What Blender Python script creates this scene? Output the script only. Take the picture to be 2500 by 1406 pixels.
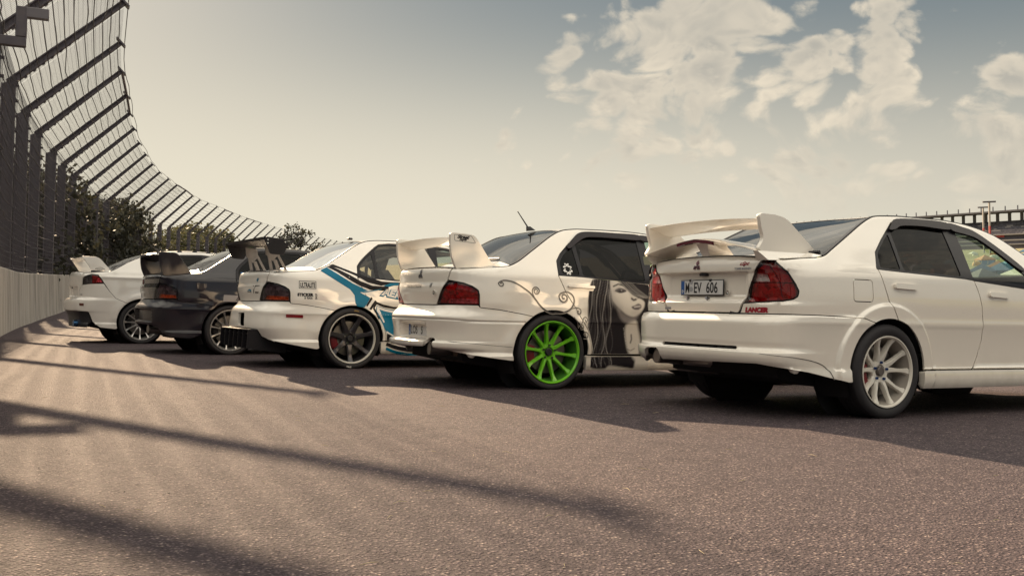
import bpy, bmesh, math, random
import numpy as np
from mathutils import Matrix, Vector
from mathutils.geometry import delaunay_2d_cdt
from math import radians as rad, sin, cos, pi

for o in list(bpy.data.objects): bpy.data.objects.remove(o, do_unlink=True)
scene = bpy.context.scene
COL = scene.collection
rng = np.random.default_rng(7)
random.seed(7)

# ------------------------------------------------------------------ camera
CAM_H, PITCH, ROLL, FPX = 0.6797, 0.019528, 0.022481, 2555.5
cam_d = bpy.data.cameras.new('camera'); cam = bpy.data.objects.new('camera', cam_d); COL.objects.link(cam)
cam_d.sensor_width = 36.0; cam_d.lens = FPX / 2500 * 36.0; cam_d.clip_start = .05; cam_d.clip_end = 8000
_f = np.array([0, cos(PITCH), sin(PITCH)]); _u0 = np.array([0, -sin(PITCH), cos(PITCH)]); _r0 = np.array([1., 0, 0])
_R = cos(ROLL) * _r0 + sin(ROLL) * _u0; _U = -sin(ROLL) * _r0 + cos(ROLL) * _u0
m = Matrix.Identity(4)
for i in range(3):
    m[i][0] = _R[i]; m[i][1] = _U[i]; m[i][2] = -_f[i]
m[2][3] = CAM_H
cam.matrix_world = m
scene.camera = cam

# ------------------------------------------------------------------ sun + sky
SUN_AZ, SUN_EL = rad(-25.3), rad(22.6)          # azimuth from +Y towards +X
sun_dir = Vector((sin(SUN_AZ) * cos(SUN_EL), cos(SUN_AZ) * cos(SUN_EL), sin(SUN_EL)))
sd = bpy.data.lights.new('sun', 'SUN'); sun = bpy.data.objects.new('sun', sd); COL.objects.link(sun)
sd.energy = 3.4; sd.angle = rad(0.53); sd.color = (1.0, .74, .48)
sun.rotation_mode = 'QUATERNION'; sun.rotation_quaternion = sun_dir.to_track_quat('Z', 'Y')
scene.view_settings.view_transform = 'Standard'; scene.view_settings.look = 'None'
scene.view_settings.gamma = 1.0; scene.view_settings.exposure = 1.9; scene.view_settings.use_curve_mapping = False

class NT:
    """tiny node helper"""
    def __init__(s, tree): s.t = tree; s.n = tree.nodes; s.l = tree.links
    def new(s, typ, **k):
        n = s.n.new(typ)
        for a, b in k.items(): setattr(n, a, b)
        return n
    def set(s, inp, v):
        if hasattr(v, 'links') or isinstance(v, bpy.types.NodeSocket): s.l.new(v, inp)
        else: inp.default_value = v
    def math(s, op, a, b=None, c=None, clamp=False):
        n = s.n.new('ShaderNodeMath'); n.operation = op; n.use_clamp = clamp
        s.set(n.inputs[0], a)
        if b is not None: s.set(n.inputs[1], b)
        if c is not None: s.set(n.inputs[2], c)
        return n.outputs[0]
    def mix(s, f, a, b, blend='MIX'):
        n = s.n.new('ShaderNodeMix'); n.data_type = 'RGBA'; n.blend_type = blend
        s.set(n.inputs[0], f); s.set(n.inputs[6], a); s.set(n.inputs[7], b)
        return n.outputs[2]
    def noise(s, vec, scale, detail=4, rough=.55, dist=0, out=0):
        n = s.n.new('ShaderNodeTexNoise'); n.inputs['Scale'].default_value = scale; n.inputs['Detail'].default_value = detail
        n.inputs['Roughness'].default_value = rough; n.inputs['Distortion'].default_value = dist
        if vec is not None: s.l.new(vec, n.inputs['Vector'])
        return n.outputs[out]
    def ramp(s, f, stops, interp='LINEAR'):
        n = s.n.new('ShaderNodeValToRGB'); cr = n.color_ramp; cr.interpolation = interp
        while len(cr.elements) > 1: cr.elements.remove(cr.elements[0])
        cr.elements[0].position = stops[0][0]; cr.elements[0].color = tuple(stops[0][1]) + (1,) if len(stops[0][1]) == 3 else stops[0][1]
        for p, c in stops[1:]:
            e = cr.elements.new(p); e.color = tuple(c) + (1,) if len(c) == 3 else c
        s.set(n.inputs[0], f); return n.outputs[0]
    def maprange(s, v, a, b, c=0., d=1., smooth=True):
        n = s.n.new('ShaderNodeMapRange'); n.interpolation_type = 'SMOOTHSTEP' if smooth else 'LINEAR'
        s.set(n.inputs[0], v)
        for i, q in enumerate((a, b, c, d)): n.inputs[1 + i].default_value = q
        return n.outputs[0]

world = bpy.data.worlds.new('World'); scene.world = world; world.use_nodes = True
W = NT(world.node_tree); W.n.clear()
w_out = W.new('ShaderNodeOutputWorld'); w_bg = W.new('ShaderNodeBackground'); W.l.new(w_bg.outputs[0], w_out.inputs[0])
w_sky = W.new('ShaderNodeTexSky', sky_type='NISHITA'); w_sky.sun_disc = False
w_sky.sun_elevation = SUN_EL; w_sky.sun_rotation = SUN_AZ
w_sky.air_density = 1.0; w_sky.dust_density = 2.2; w_sky.ozone_density = 1.0; w_sky.altitude = 100
SKY_STRENGTH = 0.05
w_bg.inputs[1].default_value = SKY_STRENGTH
tc = W.new('ShaderNodeTexCoord'); dirv = tc.outputs['Generated']
sep = W.new('ShaderNodeSeparateXYZ'); W.l.new(dirv, sep.inputs[0])
az = W.math('ARCTAN2', sep.outputs[0], sep.outputs[1])                 # azimuth from +Y
el = W.math('ARCSINE', W.math('MINIMUM', W.math('MAXIMUM', sep.outputs[2], -1.), 1.))
def px_dir(x, y):
    d = _f + (x - 1250) / FPX * _R - (y - 703) / FPX * _U; d = d / np.linalg.norm(d)
    return math.atan2(d[0], d[1]), math.asin(d[2])
# cumulus banks: (px x, px y, half-width, half-height, strength) read off the sky
CLOUDS = [(1690, 60, 230, 62, 1.0), (1900, 40, 95, 30, .7), (1360, 140, 62, 60, .8), (1540, 215, 190, 75, .84), (1730, 180, 120, 70, .95), (1960, 140, 150, 60, .95), (2165, 75, 75, 110, 1.05),
          (2470, 205, 120, 60, .95), (2130, 270, 130, 60, .7), (1640, 330, 330, 110, .68), (2050, 380, 300, 90, .7), (2460, 360, 150, 130, .8), (2450, 15, 95, 24, .6), (1250, 330, 120, 90, .5), (2800, 120, 260, 110, .9)]
wv = W.new('ShaderNodeVectorMath', operation='MULTIPLY'); W.l.new(dirv, wv.inputs[0]); wv.inputs[1].default_value = (1, 1, 1.45)
warp = W.noise(wv.outputs[0], 9.0, 2, .5, out=1)
wsub = W.new('ShaderNodeVectorMath', operation='SUBTRACT'); W.l.new(warp, wsub.inputs[0]); wsub.inputs[1].default_value = (.5, .5, .5)
wsc = W.new('ShaderNodeVectorMath', operation='SCALE'); W.l.new(wsub.outputs[0], wsc.inputs[0]); wsc.inputs[3].default_value = .075
wadd = W.new('ShaderNodeVectorMath', operation='ADD'); W.l.new(wv.outputs[0], wadd.inputs[0]); W.l.new(wsc.outputs[0], wadd.inputs[1])
def cover(daz, delv):
    acc = None
    for (x, y, hw, hh, st) in CLOUDS:
        a0, e0 = px_dir(x, y)
        da = W.math('DIVIDE', W.math('SUBTRACT', daz, a0), hw / FPX); de = W.math('DIVIDE', W.math('SUBTRACT', delv, e0), hh / FPX); de = W.math('MAXIMUM', de, W.math('MULTIPLY', de, -.45))     # crisp tops, long soft undersides
        d2 = W.math('ADD', W.math('MULTIPLY', da, da), W.math('MULTIPLY', de, de))
        g = W.math('MULTIPLY', W.math('POWER', 2.718, W.math('MULTIPLY', d2, -.70)), st)
        acc = g if acc is None else W.math('MAXIMUM', acc, g)
    return acc
wdx = W.new('ShaderNodeSeparateXYZ'); W.l.new(wsc.outputs[0], wdx.inputs[0])
az_w = W.math('ADD', az, W.math('MULTIPLY', wdx.outputs[0], .8)); el_w = W.math('ADD', el, W.math('MULTIPLY', wdx.outputs[2], .8))
cov = cover(az_w, el_w)
n1 = W.noise(wadd.outputs[0], 17.0, 7, .62)
def puffs(scale):
    v = W.new('ShaderNodeTexVoronoi', feature='F1'); v.inputs['Scale'].default_value = scale; W.l.new(wadd.outputs[0], v.inputs['Vector']); return v.outputs['Distance']
p1, p2 = puffs(34.), puffs(85.)
gen = W.maprange(W.noise(dirv, 2.6, 3, .6), .25, .48, 0, 1.25)           # cloud cover above the view, added to brighten the fill light
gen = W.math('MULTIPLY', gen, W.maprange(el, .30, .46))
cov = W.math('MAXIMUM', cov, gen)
dens = W.math('ADD', W.math('ADD', cov, W.math('MULTIPLY', W.math('SUBTRACT', n1, .5), 1.0)), W.math('ADD', W.math('MULTIPLY', W.math('SUBTRACT', .42, p1), .55), W.math('MULTIPLY', W.math('SUBTRACT', .42, p2), .16)))
mask = W.maprange(dens, .43, .72)
# sunlit rims against greyer cores: the same noise sampled a little nearer the sun
offv = W.new('ShaderNodeVectorMath', operation='ADD'); W.l.new(wadd.outputs[0], offv.inputs[0]); offv.inputs[1].default_value = (-.012, .0, .022)
n1b = W.noise(offv.outputs[0], 17.0, 4, .62)
shade = W.math('MULTIPLY', W.maprange(W.math('SUBTRACT', n1, n1b), -.08, .12, 0, 1), W.maprange(p1, .65, .20, .3, 1))
rim_ = W.maprange(dens, .50, 1.10, 1, 0)
lit = W.math('ADD', W.math('MULTIPLY', shade, .50), W.math('MULTIPLY', rim_, .55), clamp=True)
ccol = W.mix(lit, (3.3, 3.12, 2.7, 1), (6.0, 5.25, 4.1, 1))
cs = W.new('ShaderNodeVectorMath', operation='SCALE'); W.l.new(ccol, cs.inputs[0]); W.l.new(W.maprange(el, .27, .62, .80, 2.5), cs.inputs[3]); ccol = cs.outputs[0]     # clouds brightened with height to boost the ambient fill
# milky summer haze towards the horizon, the same all the way round
sund = W.new('ShaderNodeVectorMath', operation='DOT_PRODUCT'); W.l.new(dirv, sund.inputs[0]); sund.inputs[1].default_value = tuple(sun_dir)
glow = W.math('POWER', W.math('MULTIPLY_ADD', W.math('COSINE', W.math('SUBTRACT', az, SUN_AZ + .12)), .5, .5), 3.0)
elp = W.math('MAXIMUM', el, 0.0)
hz = W.math('MULTIPLY', W.math('POWER', 2.718, W.math('MULTIPLY', W.math('POWER', W.math('DIVIDE', elp, .215), 3.4), -1.0)), W.math('MULTIPLY_ADD', glow, .34, .66))
skyc = W.mix(.94, w_sky.outputs[0], (0.731, 0.957, 1.06, 1))
hazc = W.mix(glow, (3.5, 3.22, 2.62, 1), (4.5, 4.15, 3.33, 1))
base = W.mix(hz, skyc, hazc)
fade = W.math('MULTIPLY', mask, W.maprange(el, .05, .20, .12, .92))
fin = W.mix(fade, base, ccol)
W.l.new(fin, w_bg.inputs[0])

# ------------------------------------------------------------------ materials
MATS = {}
def mat(name, col=(.5, .5, .5), rough=.5, metal=0., coat=0., spec=.5, emit=None, trans=0., ior=1.45, noise=None, bump=None, coat_rough=.03):
    if name in MATS: return MATS[name]
    m = bpy.data.materials.new(name); m.use_nodes = True; N = NT(m.node_tree); b = N.n['Principled BSDF']
    b.inputs['Base Color'].default_value = (*col, 1); b.inputs['Roughness'].default_value = rough; b.inputs['Metallic'].default_value = metal
    b.inputs['Coat Weight'].default_value = coat; b.inputs['Coat Roughness'].default_value = coat_rough
    b.inputs['Specular IOR Level'].default_value = spec; b.inputs['Transmission Weight'].default_value = trans; b.inputs['IOR'].default_value = ior
    if emit: b.inputs['Emission Color'].default_value = (*emit[0], 1); b.inputs['Emission Strength'].default_value = emit[1]
    if noise or bump:
        t = N.new('ShaderNodeTexCoord')
    if noise:       # (scale, colour 2, amount)
        f = N.noise(t.outputs['Object'], noise[0], 5, .6)
        f = N.maprange(f, .35, .7, 0, noise[2])
        N.l.new(N.mix(f, (*col, 1), (*noise[1], 1)), b.inputs['Base Color'])
    if bump:        # (scale, strength)
        bn = N.new('ShaderNodeBump'); bn.inputs['Strength'].default_value = bump[1]; bn.inputs['Distance'].default_value = .01
        N.l.new(N.noise(t.outputs['Object'], bump[0], 4, .6), bn.inputs['Height']); N.l.new(bn.outputs[0], b.inputs['Normal'])
    MATS[name] = m; return m
def glass(name, tint, refl=1.0, rough=.0):
    """thin window glass: see-through tint plus a fresnel mirror"""
    if name in MATS: return MATS[name]
    m = bpy.data.materials.new(name); m.use_nodes = True; N = NT(m.node_tree); N.n.clear()
    o = N.new('ShaderNodeOutputMaterial'); t = N.new('ShaderNodeBsdfTransparent'); g = N.new('ShaderNodeBsdfGlossy'); x = N.new('ShaderNodeMixShader')
    t.inputs[0].default_value = (*tint, 1); g.inputs[1].default_value = rough; g.inputs[0].default_value = (.95, .95, .95, 1)
    lw = N.new('ShaderNodeLayerWeight'); fr = N.math('MULTIPLY_ADD', N.math('POWER', lw.outputs['Facing'], 4.2), .90, .045)
    N.l.new(N.math('MULTIPLY', fr, refl, clamp=True), x.inputs[0]); N.l.new(t.outputs[0], x.inputs[1]); N.l.new(g.outputs[0], x.inputs[2]); N.l.new(x.outputs[0], o.inputs[0])
    MATS[name] = m; return m
def vcol_mat(name, rough=.35, coat=.6):
    if name in MATS: return MATS[name]
    m = bpy.data.materials.new(name); m.use_nodes = True; N = NT(m.node_tree); b = N.n['Principled BSDF']
    a = N.new('ShaderNodeAttribute', attribute_name='paint'); N.l.new(a.outputs['Color'], b.inputs['Base Color'])
    b.inputs['Roughness'].default_value = rough; b.inputs['Coat Weight'].default_value = coat; b.inputs['Specular IOR Level'].default_value = .15
    MATS[name] = m; return m

# ------------------------------------------------------------------ mesh helpers
def link(name, me, mt, parent=None):
    o = bpy.data.objects.new(name, me); COL.objects.link(o)
    if mt is not None and len(me.materials) == 0: me.materials.append(mt)
    if parent is not None: o.parent = parent
    return o
def mesh_of(name, V, F, N=None, smooth=True, angle=38, mt=None):
    me = bpy.data.meshes.new(name)
    V = np.asarray(V, np.float32)
    if isinstance(F, np.ndarray) and F.ndim == 2:
        nf, k = F.shape
        me.vertices.add(len(V)); me.vertices.foreach_set('co', V.ravel())
        me.loops.add(nf * k); me.loops.foreach_set('vertex_index', F.astype(np.int32).ravel())
        me.polygons.add(nf); me.polygons.foreach_set('loop_start', np.arange(0, nf * k, k, dtype=np.int32))
        me.update(calc_edges=True); me.validate()
    else:
        me.from_pydata(V.tolist(), [], [list(map(int, f)) for f in F]); me.update()
    me.polygons.foreach_set('use_smooth', np.full(len(me.polygons), smooth))
    if smooth and N is None and angle is not None: me.set_sharp_from_angle(angle=rad(angle))
    if N is not None and len(me.vertices) == len(N): me.normals_split_custom_set_from_vertices(np.asarray(N, float).tolist())
    if mt is not None: me.materials.append(mt)
    return me
def mk(name, V, F, mt, parent=None, N=None, smooth=True, angle=38):
    return link(name, mesh_of(name, V, F, N, smooth, angle, mt), mt, parent)
class Geo:
    """collects shapes for one mesh"""
    def __init__(s): s.V = []; s.F = []; s.n = 0
    def add(s, V, F):
        V = np.asarray(V, float); s.V.append(V); s.F += [[i + s.n for i in f] for f in F]; s.n += len(V); return s
    def box(s, lo, hi, R=None, T=None):
        lo = np.array(lo, float); hi = np.array(hi, float)
        V = np.array([[(lo, hi)[i][0], (lo, hi)[j][1], (lo, hi)[k][2]] for i in (0, 1) for j in (0, 1) for k in (0, 1)])
        if R is not None: V = V @ np.asarray(R).T
        if T is not None: V = V + np.asarray(T)
        return s.add(V, [(0, 1, 3, 2), (4, 6, 7, 5), (0, 4, 5, 1), (2, 3, 7, 6), (0, 2, 6, 4), (1, 5, 7, 3)])
    def bbox(s, lo, hi, b=.01, R=None, T=None):
        """box with chamfered edges"""
        lo = np.array(lo, float); hi = np.array(hi, float); c = (lo + hi) / 2; h = (hi - lo) / 2; b = min(b, h.min() * .9)
        V = []; idx = {}
        for sx in (-1, 1):
            for sy in (-1, 1):
                for sz in (-1, 1):
                    for ax in range(3):
                        v = np.array([sx, sy, sz]) * (h - b); v[ax] = (sx, sy, sz)[ax] * h[ax]
                        idx[(sx, sy, sz, ax)] = len(V); V.append(c + v)
        F = []
        for ax in range(3):
            a1, a2 = (ax + 1) % 3, (ax + 2) % 3
            for sg in (-1, 1):
                q = []
                for p1, p2 in ((-1, -1), (1, -1), (1, 1), (-1, 1)):
                    k = [0, 0, 0]; k[ax] = sg; k[a1] = p1; k[a2] = p2; q.append(idx[(*k, ax)])
                F.append(q if sg > 0 else q[::-1])
            for p1 in (-1, 1):
                for p2 in (-1, 1):
                    k0 = [0, 0, 0]; k0[ax] = -1; k0[a1] = p1; k0[a2] = p2; k1 = list(k0); k1[ax] = 1
                    q = [idx[(*k0, a1)], idx[(*k1, a1)], idx[(*k1, a2)], idx[(*k0, a2)]]
                    F.append(q if p1 * p2 < 0 else q[::-1])
        for sx in (-1, 1):
            for sy in (-1, 1):
                for sz in (-1, 1):
                    q = [idx[(sx, sy, sz, a)] for a in range(3)]; F.append(q if sx * sy * sz > 0 else q[::-1])
        V = np.array(V)
        if R is not None: V = V @ np.asarray(R).T
        if T is not None: V = V + np.asarray(T)
        return s.add(V, F)
    def tube(s, P, r, n=8, cap=True):
        P = np.asarray(P, float); m = len(P); r = np.broadcast_to(r, (m,))
        T = np.gradient(P, axis=0); T /= np.linalg.norm(T, axis=1, keepdims=True) + 1e-12
        up = np.array([0, 0, 1.]) if abs(T[0][2]) < .9 else np.array([1., 0, 0]); V = []
        for i in range(m):
            a = np.cross(T[i], up); a /= np.linalg.norm(a) + 1e-12; b = np.cross(a, T[i]); up = b
            for k in range(n):
                t = 2 * pi * k / n; V.append(P[i] + r[i] * (cos(t) * a + sin(t) * b))
        F = [(i * n + k, i * n + (k + 1) % n, (i + 1) * n + (k + 1) % n, (i + 1) * n + k) for i in range(m - 1) for k in range(n)]
        if cap: F += [tuple(range(n))[::-1], tuple(range((m - 1) * n, m * n))]
        return s.add(V, F)
    def loft(s, secs, closed=True, cap=True):
        secs = [np.asarray(q, float) for q in secs]; n = len(secs[0]); V = np.vstack(secs); F = []
        for i in range(len(secs) - 1):
            for k in range(n if closed else n - 1):
                F.append((i * n + k, i * n + (k + 1) % n, (i + 1) * n + (k + 1) % n, (i + 1) * n + k))
        if cap: F += [tuple(range(n))[::-1], tuple(range((len(secs) - 1) * n, len(secs) * n))]
        return s.add(V, F)
    def prism(s, poly, vec, R=None, T=None):
        """polygon (3-D points) extruded along vec"""
        P = np.asarray(poly, float); Q = P + np.asarray(vec, float)
        return s.loft([P, Q])
    def lathe(s, prof, n=48, axis='Y', cap=False):
        """prof: (axial, radius) pairs"""
        V = []
        for a, r in prof:
            for k in range(n):
                t = 2 * pi * k / n
                V.append((r * cos(t), a, r * sin(t)) if axis == 'Y' else (r * cos(t), r * sin(t), a))
        m = len(prof); F = [(i * n + k, (i + 1) * n + k, (i + 1) * n + (k + 1) % n, i * n + (k + 1) % n) for i in range(m - 1) for k in range(n)]
        if cap: F += [tuple(range(n)), tuple(range((m - 1) * n, m * n))[::-1]]
        return s.add(V, F)
    def done(s, name, mt, parent=None, smooth=True, angle=38, fix=True):
        V = np.vstack(s.V) if s.V else np.zeros((0, 3))
        me = bpy.data.meshes.new(name); me.from_pydata(V.tolist(), [], s.F); me.update()
        if fix:
            bm = bmesh.new(); bm.from_mesh(me); bmesh.ops.recalc_face_normals(bm, faces=bm.faces); bm.to_mesh(me); bm.free()
        me.polygons.foreach_set('use_smooth', np.full(len(me.polygons), smooth))
        if smooth: me.set_sharp_from_angle(angle=rad(angle))
        return link(name, me, mt, parent)
def empty(name, loc=(0, 0, 0), rz=0.):
    o = bpy.data.objects.new(name, None); COL.objects.link(o); o.location = loc; o.rotation_euler = (0, 0, rz); o.empty_display_size = .2; return o
def tag(o, label, cat, group=None):
    o['label'] = label; o['category'] = cat
    if group: o['group'] = group
    return o
def rotz(a): c, s_ = cos(a), sin(a); return np.array([[c, -s_, 0], [s_, c, 0], [0, 0, 1.]])

# ------------------------------------------------------------------ ground
def asphalt_material():
    m = bpy.data.materials.new('asphalt'); m.use_nodes = True; N = NT(m.node_tree); b = N.n['Principled BSDF']
    t = N.new('ShaderNodeTexCoord'); P = t.outputs['Object']
    vo = N.new('ShaderNodeTexVoronoi'); vo.inputs['Scale'].default_value = 88; vo.inputs['Randomness'].default_value = 1; N.l.new(P, vo.inputs['Vector'])
    vo2 = N.new('ShaderNodeTexVoronoi'); vo2.inputs['Scale'].default_value = 260; N.l.new(P, vo2.inputs['Vector'])
    sepc = N.new('ShaderNodeSeparateColor'); N.l.new(vo.outputs['Color'], sepc.inputs[0])
    stone = N.ramp(sepc.outputs[0], [(0, (.046, .035, .043)), (.40, (.126, .099, .114)), (.8, (.20, .156, .170)), (.94, (.30, .238, .24)), (1, (.48, .39, .36))])
    gap = N.maprange(vo.outputs['Distance'], .10, .62)
    col = N.mix(N.math('MULTIPLY', gap, .85), stone, (.045, .036, .042, 1))
    big = N.noise(P, .35, 4, .6); col = N.mix(N.maprange(big, .35, .7, 0, .45), col, N.mix(1.0, col, (1.25, 1.17, 1.08, 1), 'MULTIPLY'))
    mid = N.noise(P, 5.5, 5, .65); col = N.mix(N.maprange(mid, .38, .72, 0, .6), col, N.mix(1.0, col, (.62, .62, .66, 1), 'MULTIPLY'))
    # long faint rubber streaks along the racing direction
    mp = N.new('ShaderNodeMapping'); mp.inputs['Rotation'].default_value = (0, 0, rad(-22)); mp.inputs['Scale'].default_value = (1.6, .05, 1); N.l.new(P, mp.inputs[0])
    st = N.noise(mp.outputs[0], 1.0, 3, .5); col = N.mix(N.maprange(st, .50, .78, 0, .16), col, N.mix(1.0, col, (.7, .69, .72, 1), 'MULTIPLY'))
    # old oil and rubber stains
    sp_ = N.noise(P, 1.15, 5, .62); col = N.mix(N.maprange(sp_, .60, .70, 0, .38), col, N.mix(1.0, col, (.55, .55, .58, 1), 'MULTIPLY'))
    sp2 = N.noise(P, 7.0, 4, .6); col = N.mix(N.maprange(sp2, .68, .74, 0, .5), col, N.mix(1.0, col, (.45, .45, .48, 1), 'MULTIPLY'))
    N.l.new(col, b.inputs['Base Color'])
    b.inputs['Roughness'].default_value = .84; b.inputs['Specular IOR Level'].default_value = .12
    hgt = N.math('ADD', N.math('MULTIPLY', N.math('SUBTRACT', 1.0, gap), .9), N.math('MULTIPLY', N.noise(P, 320, 2, .5), .35))
    hgt = N.math('ADD', hgt, N.math('MULTIPLY', sepc.outputs[1], .7))
    bp = N.new('ShaderNodeBump'); bp.inputs['Strength'].default_value = 1.0; bp.inputs['Distance'].default_value = .007
    N.l.new(hgt, bp.inputs['Height']); N.l.new(bp.outputs[0], b.inputs['Normal'])
    return m
M_ASPH = asphalt_material()
def track_mesh():
    """banked race track: level under the cars, lifting very gently along the wall further on"""
    ys = np.r_[-40, -20, -10, np.arange(-4, 120, 4.), 140, 180, 260]; xs = np.r_[-160, -90, np.arange(-60, 60, 6.), 90, 130]
    X, Y = np.meshgrid(xs, ys); Z = np.interp(Y, [-40, 30, 60, 100, 260], [0, 0, .62, 1.4, 5.0]) * np.clip((12 - X) / 25, 0, 1)
    V = np.stack([X, Y, Z], -1).reshape(-1, 3); nx, ny = len(xs), len(ys)
    F = np.array([(j * nx + i, j * nx + i + 1, (j + 1) * nx + i + 1, (j + 1) * nx + i) for j in range(ny - 1) for i in range(nx - 1)])
    return V, F
V, F = track_mesh(); o = mk('race_track', V, F, M_ASPH, smooth=True, angle=None); o['kind'] = 'structure'
def zt(x, y): return float(np.interp(y, [-40, 30, 60, 100, 260], [0, 0, .62, 1.4, 5.0]) * np.clip((12 - x) / 25, 0, 1))

# true horizontal (the track is banked): infield plane
UP_T = np.array([-.05741, -.04724, .99723]); EYE = np.array([0, 0, CAM_H])
EX_T = np.cross([0, 1., 0], UP_T); EX_T /= np.linalg.norm(EX_T); EY_T = np.cross(UP_T, EX_T)
def infield(x, y, z=0., drop=6.4):
    return EYE + EX_T * x + EY_T * y + UP_T * (z - drop)
M_GRASS = mat('dry_grass', (.13, .13, .05), .9, noise=(.06, (.24, .20, .10), .9), bump=(3., .6))
V = [infield(a, b) for a, b in ((-100, 60), (2600, -900), (4200, 3200), (200, 4200), (-900, 2500), (-300, 400))]
o = mk('infield_ground', V, [(0, 1, 2, 3, 4, 5)], M_GRASS, smooth=False); o['kind'] = 'structure'
# ------------------------------------------------------------------ fence line (posts every ~5 m round the outside of the banking)
BEND = np.array([(-11.51, 23.91, 5.57), (-13.23, 28.27, 5.65), (-14.79, 32.48, 5.74), (-16.32, 37.04, 5.83), (-17.8, 41.36, 5.92), (-19.26, 45.87, 6.02), (-20.87, 51.02, 6.13),
    (-22.32, 56.06, 6.24), (-23.73, 61.19, 6.36), (-24.98, 66.18, 6.47), (-25.98, 70.9, 6.58), (-27.02, 75.9, 6.7), (-27.99, 81.03, 6.83), (-29.2, 86.7, 6.97), (-30.05, 91.6, 7.09), (-30.6, 96.0, 7.19), (-31.14, 100.8, 7.32)])
pre = []; p = BEND[0].copy(); a = rad(-22.4)
for k in range(7):
    st_ = 3.1 if k == 1 else 4.85
    p = p - np.array([sin(a) * st_, cos(a) * st_, .03]); pre.append(p.copy()); a -= rad(.85)
post_ = []; p = BEND[-1].copy(); a = rad(-7.0)
for k in range(24):
    p = p + np.array([sin(a) * 5.1, cos(a) * 5.1, .135]); post_.append(p.copy()); a += rad(.55)
BEND = np.vstack([np.array(pre[::-1]), BEND, np.array(post_)])
NP = len(BEND); FIRST = 7                      # index of the first post in the picture
TAN = np.gradient(BEND[:, :2], axis=0); TAN /= np.linalg.norm(TAN, axis=1, keepdims=True)
INW = np.stack([TAN[:, 1], -TAN[:, 0], np.zeros(NP)], 1)      # towards the track
ARM_A = np.interp(np.arange(NP), [FIRST, FIRST + 16], [2.30, 2.48]); ARM_B = np.interp(np.arange(NP), [FIRST, FIRST + 16], [2.17, 2.56])
TIP = BEND + INW * ARM_A[:, None] + np.array([0, 0, 1.]) * ARM_B[:, None]
GZ = BEND[:, 2] - 5.57                         # local ground height

# concrete wall
def concrete():
    m = bpy.data.materials.new('concrete'); m.use_nodes = True; N = NT(m.node_tree); b = N.n['Principled BSDF']
    t = N.new('ShaderNodeTexCoord'); P = t.outputs['Object']
    mp = N.new('ShaderNodeMapping'); mp.inputs['Scale'].default_value = (3.2, 3.2, .16); N.l.new(P, mp.inputs[0])
    s1 = N.noise(mp.outputs[0], 1.3, 6, .7); s2 = N.noise(P, 1.1, 5, .6); s3 = N.noise(P, 38, 4, .6)
    c = N.mix(N.maprange(s1, .42, .60), (.37, .335, .295, 1), (.19, .168, .152, 1))
    c = N.mix(N.maprange(s2, .45, .75, 0, .5), c, (.36, .335, .305, 1)); c = N.mix(N.maprange(s3, .5, .8, 0, .25), c, (.22, .20, .19, 1))
    N.l.new(c, b.inputs['Base Color']); b.inputs['Roughness'].default_value = .85
    bp = N.new('ShaderNodeBump'); bp.inputs['Strength'].default_value = .3; bp.inputs['Distance'].default_value = .01; N.l.new(s3, bp.inputs['Height']); N.l.new(bp.outputs[0], b.inputs['Normal'])
    return m
M_CONC = concrete()
wall = empty('concrete_wall', tuple(BEND[FIRST] * [1, 1, 0])); tag(wall, 'long weathered grey concrete track wall curving below the tall safety fence', 'wall')
W0 = np.array(wall.location)
# finer polyline through the posts
def wpt(s):
    i = np.clip(int(s), 0, NP - 2); f = s - i
    p0 = BEND[max(i - 1, 0)]; p1 = BEND[i]; p2 = BEND[i + 1]; p3 = BEND[min(i + 2, NP - 1)]
    b_ = .5 * (2 * p1 + (p2 - p0) * f + (2 * p0 - 5 * p1 + 4 * p2 - p3) * f * f + (3 * p1 - p0 - 3 * p2 + p3) * f ** 3)
    t = (BEND[i + 1] - BEND[i])[:2]; t2 = (BEND[min(i + 2, NP - 1)] - BEND[max(i, 0)])[:2] if i < NP - 2 else t
    n = INW[i] * (1 - f) + INW[i + 1] * f
    return b_[:2], n[:2] / np.linalg.norm(n[:2]), GZ[i] * (1 - f) + GZ[i + 1] * f
for i in range(NP - 1):
    secs = []
    for f in np.linspace(.0028, .9972, 5):
        c, n, z = wpt(i + f)
        q = [(.30, -.15), (.27, .05), (.22, 1.235), (.205, 1.255), (-.10, 1.255), (-.115, 1.24), (-.16, -.15)]
        secs.append([(c[0] + n[0] * d - W0[0], c[1] + n[1] * d - W0[1], z + h) for d, h in q])
    Geo().loft(secs).done('wall_panel', M_CONC, wall, angle=30)

# grass bank behind the wall, keeping the ground closed to the horizon
rows = []
for i in range(NP):
    rows.append([(BEND[i, 0] - INW[i, 0] * d, BEND[i, 1] - INW[i, 1] * d, GZ[i] + .1 + h) for d, h in ((.1, .3), (4, .8), (20, 2.0), (120, 5), (900, 20))])
V = np.array(rows).reshape(-1, 3); F = np.array([(i * 5 + k, i * 5 + k + 1, (i + 1) * 5 + k + 1, (i + 1) * 5 + k) for i in range(NP - 1) for k in range(4)])
o = mk('grass_bank', V, F, mat('bank_grass', (.06, .075, .025), .95, noise=(.8, (.11, .10, .05), .8), bump=(6, .8)), smooth=True, angle=None); o['kind'] = 'structure'

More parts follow.
